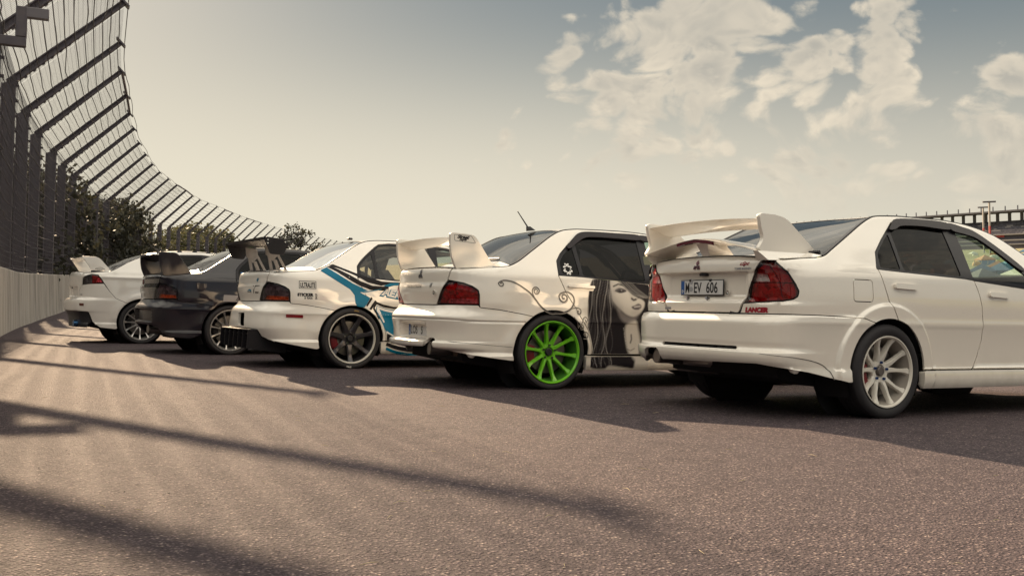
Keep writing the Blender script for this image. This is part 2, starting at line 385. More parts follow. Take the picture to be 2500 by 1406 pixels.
# safety fence
fence = empty('safety_fence', tuple(BEND[FIRST] * [1, 1, 0])); tag(fence, 'tall dark steel catch fence with arms leaning over the track', 'fence')
M_STEEL = mat('galvanised_steel', (.105, .095, .115), .55, .55, noise=(6, (.15, .135, .14), .6), bump=(40, .15))
M_CABLE = mat('steel_cable', (.05, .045, .055), .5, .5)
F0 = np.array(fence.location)
def hbeam(w, d, tf=.014, tw=.012):
    return [(-w, -d), (w, -d), (w, -d + tf * 2), (tw, -d + tf * 2), (tw, d - tf * 2), (w, d - tf * 2), (w, d), (-w, d), (-w, d - tf * 2), (-tw, d - tf * 2), (-tw, -d + tf * 2), (-w, -d + tf * 2)]
NCV, NCA = 13, 12      # cables up the posts / out along the arms
for i in range(NP):
    b = BEND[i] - F0; t = TIP[i] - F0; n = INW[i]; tn = np.array([TAN[i, 0], TAN[i, 1], 0])
    heavy = (i - FIRST) % 5 == 3
    w = .13 if heavy else .10; d = .17 if heavy else .15
    base = np.array([b[0], b[1], GZ[i] + .1])
    g = Geo()
    g.loft([[base + tn * u + n * (v - .12) for u, v in hbeam(w, d)], [b + tn * u + n * (v - .12) + np.array([0, 0, .05 + v * .5]) for u, v in hbeam(w, d)]])
    g.box((-.2, -.25, .0), (.2, .25, .03), R=np.stack([tn, n, [0, 0, 1]], 1), T=base - n * .12)
    p = g.done('post', M_STEEL, fence, angle=20)
    ax = (t - b) / np.linalg.norm(t - b); up = np.cross(tn, ax)
    up = up if up[2] > 0 else -up
    g = Geo(); s0 = b - n * .12
    g.loft([[s0 + tn * u + up * v for u, v in hbeam(w * .9, .085)], [t + tn * u + up * v * .8 for u, v in hbeam(w * .8, .075)]])
    g.box((-.16, -.02, -.16), (.16, .02, .16), R=np.stack([tn, ax, up], 1), T=t)
    L = np.linalg.norm(t - s0)
    if i < FIRST + 26:
        for k in range(NCA + 1):       # cable clamps under the arm
            c = s0 + ax * (L * (k + .5) / (NCA + 1)) - up * .10
            g.box((-.05, -.035, -.03), (.05, .035, .03), R=np.stack([tn, ax, up], 1), T=c)
    a_ = g.done('arm', M_STEEL, p, angle=20)
    if i < FIRST + 20:
        g = Geo()
        for k in range(NCV):
            z = GZ[i] + 1.35 + (b[2] - GZ[i] - 1.4) * k / (NCV - 1)
            g.box((-.03, -.02, -.03), (.03, .05, .03), R=np.stack([tn, n, [0, 0, 1]], 1), T=(b[0] + n[0] * .05, b[1] + n[1] * .05, z))
        g.done('cable_clamps', M_STEEL, p, smooth=False)['kind'] = 'stuff'
def cable_pts(kind, k):
    P = []
    for i in range(NP):
        b = BEND[i] - F0; t = TIP[i] - F0
        if kind == 'v':
            z = GZ[i] + 1.35 + (b[2] - GZ[i] - 1.4) * k / (NCV - 1); q = np.array([b[0], b[1], z]) + INW[i] * .07
        else:
            q = b + (t - b) * ((k + .7) / (NCA + .2)); ax = (t - b) / np.linalg.norm(t - b); q = q + np.array([0, 0, -.10])
        if P:
            jit = rng.normal(0, .030, 3) * np.array([1, 1, 1.]); mid = (P[-1] + q) / 2 + jit + np.array([0, 0, -.035])
            P.append(P[-1] * .72 + q * .28 + jit * rng.uniform(-.3, .9)); P.append(mid); P.append(q - (q - mid) * .45 + jit * rng.uniform(-.2, .8))
        P.append(q)
    return P
for kind, n_ in (('v', NCV), ('a', NCA + 1)):
    for k in range(n_):
        Geo().tube(cable_pts(kind, k), .012 if kind == 'a' else .011, 5).done('cable', M_CABLE, fence, fix=False, angle=180)
# top rails between some of the arm tips
for i in (FIRST + 2, FIRST + 3, FIRST + 11, FIRST + 12, FIRST + 17, FIRST + 20, FIRST + 21, FIRST + 27):
    if i + 1 < NP: Geo().tube([TIP[i] - F0, TIP[i + 1] - F0], .045, 6).done('top_rail', M_STEEL, fence)
# fine wire netting of the nearer bays (one joined part: far too fine to count)
V = []; Fq = []
def wire(p, q, r=.0032):
    d = q - p; d = d / (np.linalg.norm(d) + 1e-9); a_ = np.cross(d, [.3, .5, .81]); a_ /= np.linalg.norm(a_); b_ = np.cross(d, a_); k = len(V)
    for c in (p, q):
        for t in (0, 2.094, 4.189): V.append(c + r * (cos(t) * a_ + sin(t) * b_))
    for j in range(3): Fq.append((k + j, k + (j + 1) % 3, k + 3 + (j + 1) % 3, k + 3 + j))
for i in range(FIRST - 5, FIRST + 12):
    if i < 0 or i + 1 >= NP: continue
    near = i < FIRST + 4
    st = .12 if near else .22
    for lo_hi in ('v', 'a'):
        if lo_hi == 'v':
            A0, A1 = np.array([*BEND[i][:2], GZ[i] + 1.28]), BEND[i]; B0, B1 = np.array([*BEND[i + 1][:2], GZ[i + 1] + 1.28]), BEND[i + 1]
            off = INW[i] * .09
        else:
            A0, A1, B0, B1 = BEND[i], TIP[i], BEND[i + 1], TIP[i + 1]; off = np.array([0, 0, -.12])
        A0, A1, B0, B1 = [q - F0 + off for q in (A0, A1, B0, B1)]
        nv = int(np.linalg.norm(A1 - A0) / st); nh = int(np.linalg.norm(B0 - A0) / st)
        for k in range(1, nv): wire(A0 + (A1 - A0) * k / nv, B0 + (B1 - B0) * k / nv, .0026 if near else .004)
        for k in range(1, nh): wire(A0 + (B0 - A0) * k / nh, A1 + (B1 - A1) * k / nh, .0026 if near else .004)
o = mk('netting', np.array(V), np.array(Fq), M_CABLE, fence, smooth=False); o['kind'] = 'stuff'

# bracket arms standing off the fence posts (camera mounts)
def bracket(i, label, zoff=0.9):
    b = BEND[i]; n = INW[i]; tn = np.array([TAN[i, 0], TAN[i, 1], 0]); r = empty('camera_bracket', (b[0], b[1], 4.78)); r.scale = (.855,) * 3
    R = np.stack([n, -tn, [0, 0, 1]], 1)
    Geo().bbox((-.3, -.09, -.09), (.66, .09, .09), .012, R=R).done('support_arm', M_STEEL, r)
    Geo().bbox((.47, -.095, .09), (.665, .095, .66), .012, R=R).done('riser', M_STEEL, r)
    Geo().bbox((.475, -.085, .47), (1.04, .085, .665), .012, R=R @ rotz(.0)).done('camera_housing', mat('housing', (.16, .15, .17), .5, .2), r)
    return tag(r, label, 'bracket')
bracket(FIRST - 2, 'grey steel bracket with a box head at the top left corner of the fence')

# ------------------------------------------------------------------ trees
M_BARK = mat('bark', (.09, .065, .05), .9, noise=(9, (.05, .04, .035), .8), bump=(30, .5))
def leaf_material(name, c1, c2):
    m = bpy.data.materials.new(name); m.use_nodes = True; N = NT(m.node_tree); b = N.n['Principled BSDF']
    oi = N.new('ShaderNodeNewGeometry'); f = N.ramp(oi.outputs['Random Per Island'], [(0, c1), (1, c2)])
    N.l.new(f, b.inputs['Base Color']); b.inputs['Roughness'].default_value = .6
    tr = N.new('ShaderNodeBsdfTranslucent'); N.l.new(f, tr.inputs[0]); mx = N.new('ShaderNodeMixShader'); mx.inputs[0].default_value = .35
    N.l.new(b.outputs[0], mx.inputs[1]); N.l.new(tr.outputs[0], mx.inputs[2]); N.l.new(mx.outputs[0], N.n['Material Output'].inputs[0]); return m
M_LEAF = leaf_material('leaves', (.020, .022, .016), (.050, .048, .028)); M_LEAF2 = leaf_material('leaves_light', (.05, .055, .022), (.12, .11, .05))
def tree(x, y, z, H, Rc, label, lm, leaves=5200, size=.34, seed=0, low=.22):
    r = np.random.default_rng(seed); root = empty('deciduous_tree', (x, y, z)); g = Geo()
    top = np.array([r.normal(0, .3), r.normal(0, .3), H * .78])
    trunk = [np.array([0, 0, -.3]), np.array([r.normal(0, .1), r.normal(0, .1), H * .25]), np.array([r.normal(0, .25), r.normal(0, .25), H * .5]), top]
    g.tube(trunk, [H * .028, H * .022, H * .014, H * .004], 8)
    blobs = []
    for k in range(16):
        a_ = r.uniform(0, 2 * pi); f = r.uniform(low, .95); s = trunk[1] + (top - trunk[1]) * max(0, (f - .25) / .55)
        rr = Rc * (1 - abs(f - .5) ** 1.7 * 1.6) * r.uniform(.45, .85); e = np.array([cos(a_) * rr, sin(a_) * rr, H * f * .95])
        mid = (s + e) / 2 + np.array([0, 0, H * .04]); g.tube([s, mid, e], [H * .009, H * .006, H * .002], 5); blobs.append((e, Rc * r.uniform(.28, .5)))
    blobs.append((top, Rc * .45)); blobs.append((np.array([0, 0, H * .9]), Rc * .35))
    g.done('trunk', M_BARK, root, fix=False)
    C = np.array([b_[0] for b_ in blobs]); S = np.array([b_[1] for b_ in blobs]); pk = S ** 2 / (S ** 2).sum()
    idx = r.choice(len(C), leaves, p=pk); d = r.normal(size=(leaves, 3)); d /= np.linalg.norm(d, axis=1, keepdims=True)
    # leaf sprays gathered in twigs so that gaps stay open
    tw = r.choice(leaves // 16, leaves); rad_ = r.uniform(.35, 1.0, leaves // 16)[tw]; dd = d[tw] if False else np.take(d, tw, axis=0); ii = np.take(idx, tw)
    c = C[ii] + dd * (S[ii] * rad_)[:, None] * np.array([1, 1, .75]) + r.normal(0, size * .55, (leaves, 3))
    a1 = r.normal(size=(leaves, 3)); a1 /= np.linalg.norm(a1, axis=1, keepdims=True); a2 = np.cross(a1, r.normal(size=(leaves, 3))); a2 /= np.linalg.norm(a2, axis=1, keepdims=True) + 1e-9
    sz = size * r.uniform(.5, 1.15, leaves)[:, None]
    V = np.stack([c - a1 * sz * .5, c + a2 * sz * .28, c + a1 * sz * .5, c - a2 * sz * .28], 1).reshape(-1, 3); F = np.arange(leaves * 4).reshape(-1, 4)
    mk('crown', V, F, lm, root, smooth=False)
    return tag(root, label, 'tree', 'trees behind the fence')
def behind(i, d, along=0.):
    i = min(i, NP - 1)
    p = BEND[i] - INW[i] * d + np.array([TAN[i, 0], TAN[i, 1], 0]) * along; return p[0], p[1], GZ[i] + .6 + d * .06
TREES = [(-60, 38, 5.2, 3.0, 0), (-5, 43, 5.8, 3.2, 0), (45, 47, 6.3, 3.2, 0), (95, 52, 5.6, 3.0, 0), (140, 57, 5.2, 3.0, 0), (182, 61, 5.2, 3.0, 0), (222, 65, 5.9, 3.2, 0), (262, 70, 6.3, 3.3, 0), (298, 76, 5.9, 3.3, 0), (332, 86, 5.2, 3.2, 0),
         (385, 104, 4.6, 3.4, 1), (430, 112, 5.8, 3.6, 1), (470, 118, 7.0, 3.8, 1), (515, 124, 6.8, 3.8, 1), (600, 150, 5.4, 4.0, 1), (660, 160, 6.4, 4.4, 1), (735, 172, 9.6, 4.8, 0)]
TL = ['dark leafy tree at the far left edge behind the nearest fence post', 'dense dark tree behind the second fence bay from the left', 'tall dark tree rising behind the leftmost full fence posts', 'low dark tree filling the gap between fence posts at left',
      'broad dark tree behind the fourth fence bay', 'dark rounded tree just above the concrete wall', 'tall leafy tree behind the middle of the left fence', 'dark tree with sky showing through behind the fence', 'wide dark tree right of the dense group behind the fence',
      'last of the dense dark trees above the white car', 'lighter tree seen above the roof of the white car', 'pale small tree beyond the fence above the black car', 'distant pale green tree behind thin fence arms', 'distant pale tree left of the black racing wing',
      'distant tree behind the far end of the fence', 'rounded distant tree above the roof of the black car', 'farthest tree at the end of the fence line']
for k, (px_, D_, H, Rc, kind) in enumerate(TREES):
    x, y, z = (px_ - 1250) / FPX * D_, float(D_), float(np.interp(D_, BEND[:, 1], GZ)) + .2; tree(x, y, z, H, Rc, TL[k], (M_LEAF, M_LEAF2)[kind], 4300 if k < 11 else 3000, .34 if k < 11 else .5, seed=30 + k, low=.12)
# undergrowth: a mass of bushes along the foot of the fence
r = np.random.default_rng(5); n = 42000
s = r.uniform(3, 30, n) ** 1.0; ii = np.clip(s.astype(int), 0, NP - 2); f = s - ii
c = BEND[ii] * (1 - f)[:, None] + BEND[ii + 1] * f[:, None]; dd = r.uniform(2.2, 7.5, n); hh = (r.beta(1.6, 1.6, n)) * (1.6 + 1.5 * np.sin(s * 2.7) ** 2 + dd * .28)
c = c - INW[ii] * dd[:, None]; c[:, 2] = GZ[ii] + .5 + hh
a1 = r.normal(size=(n, 3)); a1 /= np.linalg.norm(a1, axis=1, keepdims=True); a2 = np.cross(a1, r.normal(size=(n, 3))); a2 /= np.linalg.norm(a2, axis=1, keepdims=True)
sz = r.uniform(.12, .34, n)[:, None]
V = np.stack([c - a1 * sz, c + a2 * sz * .6, c + a1 * sz, c - a2 * sz * .6], 1).reshape(-1, 3)
o = mk('undergrowth', V, np.arange(4 * n).reshape(-1, 4), M_LEAF, smooth=False); o['kind'] = 'stuff'; o['label'] = 'dark bushes and undergrowth behind the fence'; o['category'] = 'bushes'

# ------------------------------------------------------------------ grandstand (true vertical), far right
GS = empty('grandstand'); tag(GS, 'distant dark grandstand with a flat roof on columns', 'grandstand')
M_SD = mat('stand_concrete', (.10, .095, .12), .85, noise=(.08, (.07, .065, .085), .8)); M_SEAT = mat('stand_seats', (.055, .055, .08), .7, noise=(.35, (.14, .135, .16), .9)); M_ROOF = mat('stand_roof', (.10, .10, .13), .6)
M_RED = mat('mast_red', (.40, .05, .05), .6)
M_SW = mat('stand_pale', (.30, .28, .28), .8)
p1 = infield(455, 900); p0 = infield(330, 1230); p1b = infield(620, 560)
ax_ = (p1 - p0); Ls = np.linalg.norm(ax_); ax_ /= Ls; dep = np.cross(UP_T, ax_); dep = dep if dep @ p0 > 0 else -dep   # dep = away from us
GS.location = tuple(p0); RG = np.stack([ax_, dep, UP_T], 1)
Ltot = Ls + 420
def gbox(lo, hi, mt, name, parent=GS): return Geo().box(lo, hi, R=RG).done(name, mt, parent, smooth=False)
gbox((-10, 0, -2), (Ltot, 26, 7), M_SD, 'lower_storey'); gbox((-10, -.6, 7.0), (Ltot, 0, 8.2), M_SW, 'balcony_front'); gbox((-10, 4, 8.2), (Ltot, 26, 12.2), M_SD, 'upper_storey')
gbox((-10, 1.4, 12.2), (Ltot, 26, 13.2), M_SW, 'gallery_front')
gbox((-12, -2., 3.4), (Ltot, -.6, 4.4), M_SW, 'terrace_front')
for k in range(9):
    gbox((-10, 4 + 2.6 * k, 13.2 + 1.35 * k), (Ltot, 4 + 2.6 * (k + 1), 14.55 + 1.35 * k), M_SEAT, 'seat_row')
gbox((-40, 8, 33.2), (Ltot, 36, 34.6), M_ROOF, 'roof')
rg_ = np.random.default_rng(4)
for k in range(70):
    x_ = rg_.uniform(0, Ltot); w_ = rg_.uniform(3, 12); lv = rg_.integers(0, 3); z_ = (1.0, 8.6, 10.2)[lv]; y_ = (-.3, 3.7, 3.6)[lv]
    gbox((x_, y_ - .25, z_), (x_ + w_, y_, z_ + rg_.uniform(1.2, 2.2)), (M_SW, M_RED, M_ROOF, M_SEAT)[rg_.integers(0, 4)], 'hospitality_box')
for k in range(9):
    for q in range(22):
        x_ = rg_.uniform(0, Ltot); gbox((x_, 3.9 + 2.6 * k, 13.4 + 1.35 * k), (x_ + rg_.uniform(4, 16), 4 + 2.6 * k, 14.4 + 1.35 * k), (M_SW, M_ROOF)[rg_.integers(0, 2)], 'seat_block')
nc = int(Ltot / 14)
for k in range(nc):
    gbox((k * 14., 27.5, 2), (k * 14. + 2.2, 29.5, 33.2), M_ROOF, 'column')
    gbox((k * 14. + .3, 9, 34.6), (k * 14. + .9, 9.8, 38.4), M_ROOF, 'roof_mast')
    gbox((k * 14. - 1.5, 12, 32.2), (k * 14. + 3.5, 29, 33.1), M_ROOF, 'bracing')
M_RED = mat('mast_red', (.40, .05, .05), .6)
def far_mast(px, pytop, D, label, w=.8):
    d = _f + (px - 1250) / FPX * _R - (pytop - 703) / FPX * _U; top = EYE + d * D
    hgt = (top - EYE) @ UP_T + 6.4; root = empty('light_mast', tuple(top - UP_T * hgt)); n = 9
    RM = np.stack([EX_T, EY_T, UP_T], 1)
    for k in range(n):
        Geo().box((-w / 2, -w / 2, hgt * k / n), (w / 2, w / 2, hgt * (k + 1) / n), R=RM).done('mast_section', M_RED if k in (3, 4) else M_SW, root, smooth=False)
    Geo().box((-3.2, -.4, hgt), (3.2, .4, hgt + .8), R=RM).done('lamp_head', M_SD, root, smooth=False)
    return tag(root, label, 'mast')
far_mast(2415, 495, 520, 'taller red and white light mast in front of the grandstand', .75)
far_mast(2400, 508, 640, 'slimmer red and white mast beside the tallest light mast', .8)

# ------------------------------------------------------------------ camp site in the infield
TENT_COLS = [(.52, .50, .45), (.10, .22, .34), (.05, .09, .16), (.62, .60, .54), (.42, .20, .10), (.14, .30, .32), (.32, .36, .22), (.10, .10, .12), (.55, .50, .32), (.07, .14, .24), (.35, .40, .42), (.50, .28, .12)]
TENT_NAMES = ['off-white', 'mid blue', 'navy', 'white', 'rust orange', 'teal', 'olive green', 'black', 'straw yellow', 'dark blue', 'pale grey', 'orange']
TM = [mat('tent_%d' % i, c, .75, noise=(1.5, tuple(v * .75 for v in c), .6)) for i, c in enumerate(TENT_COLS)]
RC = np.stack([EX_T, EY_T, UP_T], 1)
def dome_geo(w, l, hgt):
    V = []; n = 10; m_ = 4
    for j in range(m_ + 1):
        t = j / m_ * pi / 2
        for k in range(n):
            a_ = 2 * pi * k / n; sq = 1 / max(abs(cos(a_)), abs(sin(a_))) ** .55
            V.append((w / 2 * cos(a_) * sq * cos(t) ** .8, l / 2 * sin(a_) * sq * cos(t) ** .8, hgt * sin(t)))
    F = [(j * n + k, j * n + (k + 1) % n, (j + 1) * n + (k + 1) % n, (j + 1) * n + k) for j in range(m_) for k in range(n)]
    return V, F
def add_rot(V, a_): return (np.asarray(V, float) @ rotz(a_).T) @ RC.T
_tent_mesh = {}
def tent(x, y, kind, ci, scale, a_, label):
    key = (kind, ci)
    root = empty('tent', tuple(infield(x, y))); root.matrix_world = Matrix.Translation(infield(x, y)) @ (Matrix(RC.tolist()).to_4x4() @ Matrix.Rotation(a_, 4, 'Z')) @ Matrix.Scale(scale, 4)
    if key not in _tent_mesh:
        L = []
        if kind == 'dome':
            V, F = dome_geo(2.6, 3.2, 1.5); g = Geo().add(V, F); me = g.done('canopy', TM[ci], None, angle=50).data; L.append(('canopy', me))
            g = Geo().add([(1.02, -.55, .02), (1.30, 0, .02), (1.02, .55, .02), (.86, 0, 1.12)], [(0, 1, 3), (1, 2, 3)]); L.append(('entrance', g.done('entrance', TM[(ci + 7) % 12], None, fix=False, smooth=False).data))
        elif kind == 'ridge':
            g = Geo().loft([[(-1.1, -1.6, 0), (0, -1.5, 1.6), (1.1, -1.6, 0)], [(-1.2, 1.6, 0), (0, 1.5, 1.6), (1.2, 1.6, 0)]], closed=False, cap=True); L.append(('canopy', g.done('canopy', TM[ci], None, smooth=False).data))
            g = Geo().add([(-.45, -1.63, .02), (.45, -1.63, .02), (0, -1.57, 1.1)], [(0, 1, 2)]); L.append(('entrance', g.done('entrance', TM[7], None, smooth=False).data))
        else:   # pavilion gazebo
            g = Geo().add([(-1.6, -1.6, 2.0), (1.6, -1.6, 2.0), (1.6, 1.6, 2.0), (-1.6, 1.6, 2.0), (0, 0, 2.95), (-1.6, -1.6, 1.75), (1.6, -1.6, 1.75), (1.6, 1.6, 1.75), (-1.6, 1.6, 1.75)], [(0, 1, 4), (1, 2, 4), (2, 3, 4), (3, 0, 4), (0, 5, 6, 1), (1, 6, 7, 2), (2, 7, 8, 3), (3, 8, 5, 0)])
            L.append(('canopy', g.done('canopy', TM[ci], None, smooth=False).data))
            for sx in (-1, 1):
                for sy in (-1, 1):
                    L.append(('leg', Geo().box((sx * 1.52 - .04, sy * 1.52 - .04, 0), (sx * 1.52 + .04, sy * 1.52 + .04, 1.95)).done('leg', M_SW, None, smooth=False).data))
        for ob in [o_ for o_ in COL.objects if o_.parent is None and o_.type == 'MESH' and o_.name.split('.')[0] in ('canopy', 'entrance', 'leg')]:
            bpy.data.objects.remove(ob)
        _tent_mesh[key] = L
    for nm, me in _tent_mesh[key]:
        c = bpy.data.objects.new(nm, me); COL.objects.link(c); c.parent = root
    tag(root, label, 'tent', 'tents of the infield camp'); return root
r = np.random.default_rng(11); tn_ = 0
def nth(n): return '%d%s' % (n, 'th' if 10 <= n % 100 <= 20 else {1: 'st', 2: 'nd', 3: 'rd'}.get(n % 10, 'th'))
KN = {'dome': 'dome tent', 'ridge': 'ridge tent', 'pav': 'pavilion tent'}
for row, D in enumerate((118, 132, 147, 163, 182, 204, 228, 256, 290, 330, 380, 440, 520)):
    half = D * .20
    step = 4.6 if D < 200 else 6.5 if D < 330 else 10.
    col_ = 0
    for lat in np.arange(D * .33, D * .33 + half * 1.35, step):
        if r.random() < .16: continue
        kind = r.choice(['dome', 'dome', 'ridge', 'pav']); ci = int(r.integers(0, 12))
        y = D + r.uniform(-4, 4); x = lat + r.uniform(-1.2, 1.2)
        col_ += 1
        tent(x, y, kind, ci, r.uniform(.9, 1.35), r.uniform(0, 6.28), '%s %s, %s from the left in the %s row of the camp' % (TENT_NAMES[ci], KN[kind], nth(col_), 'nearest' if row == 0 else nth(row + 1)))
# two portable toilets
M_TOI = mat('toilet_blue', (.10, .26, .36), .5); M_TW = mat('toilet_print', (.02, .03, .05), .6)
def text_mesh(body, size=1.0, bold=0.0, shear=0.0, spacing=1.0):
    cu = bpy.data.curves.new('txt', 'FONT'); cu.body = body; cu.size = size; cu.offset = bold; cu.shear = shear; cu.space_character = spacing; cu.align_x = 'LEFT'; cu.resolution_u = 3
    ob = bpy.data.objects.new('txt', cu); COL.objects.link(ob); dg = bpy.context.evaluated_depsgraph_get(); me = ob.evaluated_get(dg).to_mesh()
    V = np.array([v.co[:2] for v in me.vertices]).reshape(-1, 2); me.calc_loop_triangles(); F = np.array([t.vertices[:] for t in me.loop_triangles]).reshape(-1, 3)
    ob.evaluated_get(dg).to_mesh_clear(); bpy.data.objects.remove(ob); bpy.data.curves.remove(cu); return V, F
for k, (px, lab) in enumerate(((2437, 'left of two blue portable toilets in the camp'), (2456, 'right of two blue portable toilets in the camp'))):
    d = _f + (px - 1250) / FPX * _R - (697 - 703) / FPX * _U; t = -6.4 / (d @ UP_T); pos = EYE + d * t
    root = empty('portable_toilet', tuple(pos)); root.matrix_world = Matrix.Translation(pos) @ Matrix(RC.tolist()).to_4x4() @ Matrix.Rotation(-.42, 4, 'Z')
    Geo().bbox((-.55, -.55, .1), (.55, .55, 2.15), .03).done('cabin', M_TOI, root); Geo().loft([[(-.6, -.6, 2.15), (.6, -.6, 2.15), (.6, .6, 2.15), (-.6, .6, 2.15)], [(-.5, -.5, 2.32), (.5, -.5, 2.32), (.5, .5, 2.32), (-.5, .5, 2.32)]]).done('roof', mat('toilet_roof', (.5, .55, .55), .5), root, smooth=False)
    Geo().bbox((-.4, -.585, .18), (.4, -.552, 2.0), .01).done('door', MATS['toilet_blue'], root)
    V, F = text_mesh('DIXI', .34, .012); V = V - V.mean(0)
    ca, sa = cos(.35), sin(.35); V = V @ np.array([[ca, sa], [-sa, ca]])
    mk('lettering', np.c_[V[:, 0], np.full(len(V), -.592), V[:, 1] + 1.0], F, M_TW, root, smooth=False)
    tag(root, lab, 'toilet', 'portable toilets in the camp')

# ------------------------------------------------------------------ grit and dry stalks on the asphalt (uncountable)
r = np.random.default_rng(21); V = []; F = []
for k in range(420):
    y = 2.2 + 14 * r.random() ** 1.6; x = r.uniform(-.55, .55) * y; s_ = r.uniform(.0015, .0045); n0 = len(V)
    d_ = r.normal(size=(6, 3)) * .25; P = np.array([(1, 0, 0), (-1, 0, 0), (0, 1, 0), (0, -1, 0), (0, 0, .8), (0, 0, -.5)]) + d_
    V += list(P * s_ + [x, y, zt(x, y) + s_ * .3]); F += [[n0 + i for i in f] for f in ((0, 2, 4), (2, 1, 4), (1, 3, 4), (3, 0, 4), (2, 0, 5), (1, 2, 5), (3, 1, 5), (0, 3, 5))]
o = mk('grit', np.array(V), np.array(F), mat('grit_stone', (.34, .28, .23), .85, noise=(3, (.18, .15, .13), .9)), smooth=False); o['kind'] = 'stuff'; o['label'] = 'loose grit scattered over the asphalt'; o['category'] = 'grit'
g = Geo()
for k in range(46):
    y = 2.4 + 6 * r.random() ** 1.4; x = r.uniform(-.5, .5) * y; a_ = r.uniform(0, pi); l_ = r.uniform(.01, .035); q = np.array([cos(a_), sin(a_), 0]) * l_; m_ = np.array([-sin(a_), cos(a_), 0]) * l_ * r.uniform(-.3, .3)
    g.tube([np.array([x, y, .003]) - q, np.array([x, y, .004 + r.uniform(0, .004)]) + m_, np.array([x, y, .003]) + q], [.0006, .0011, .0005], 4)
o = g.done('dry_stalks', mat('straw', (.45, .37, .22), .8), None, fix=False); o['kind'] = 'stuff'; o['label'] = 'dry grass stalks lying on the asphalt'; o['category'] = 'dry grass'
# ================================================================== car body surfaces
def pchip(pts):
    a=np.array(pts,float); a=a[np.argsort(a[:,0])]; x=a[:,0]; y=a[:,1]
    h=np.diff(x); d=np.diff(y)/h; n=len(x); m=np.zeros(n)
    for i in range(1,n-1):
        if d[i-1]*d[i]>0:
            w1=2*h[i]+h[i-1]; w2=h[i]+2*h[i-1]
            m[i]=(w1+w2)/(w1/d[i-1]+w2/d[i])
    m[0]=d[0]; m[-1]=d[-1]
    def f(t):
        t=np.asarray(t,float); i=np.clip(np.searchsorted(x,t)-1,0,n-2)
        s=np.clip((t-x[i])/h[i],0,1); s2=s*s; s3=s2*s
        return (2*s3-3*s2+1)*y[i]+(s3-2*s2+s)*h[i]*m[i]+(-2*s3+3*s2)*y[i+1]+(s3-s2)*h[i]*m[i+1]
    return f
def sst(x,a,b):
    t=np.clip((x-a)/(b-a),0,1); return t*t*(3-2*t)
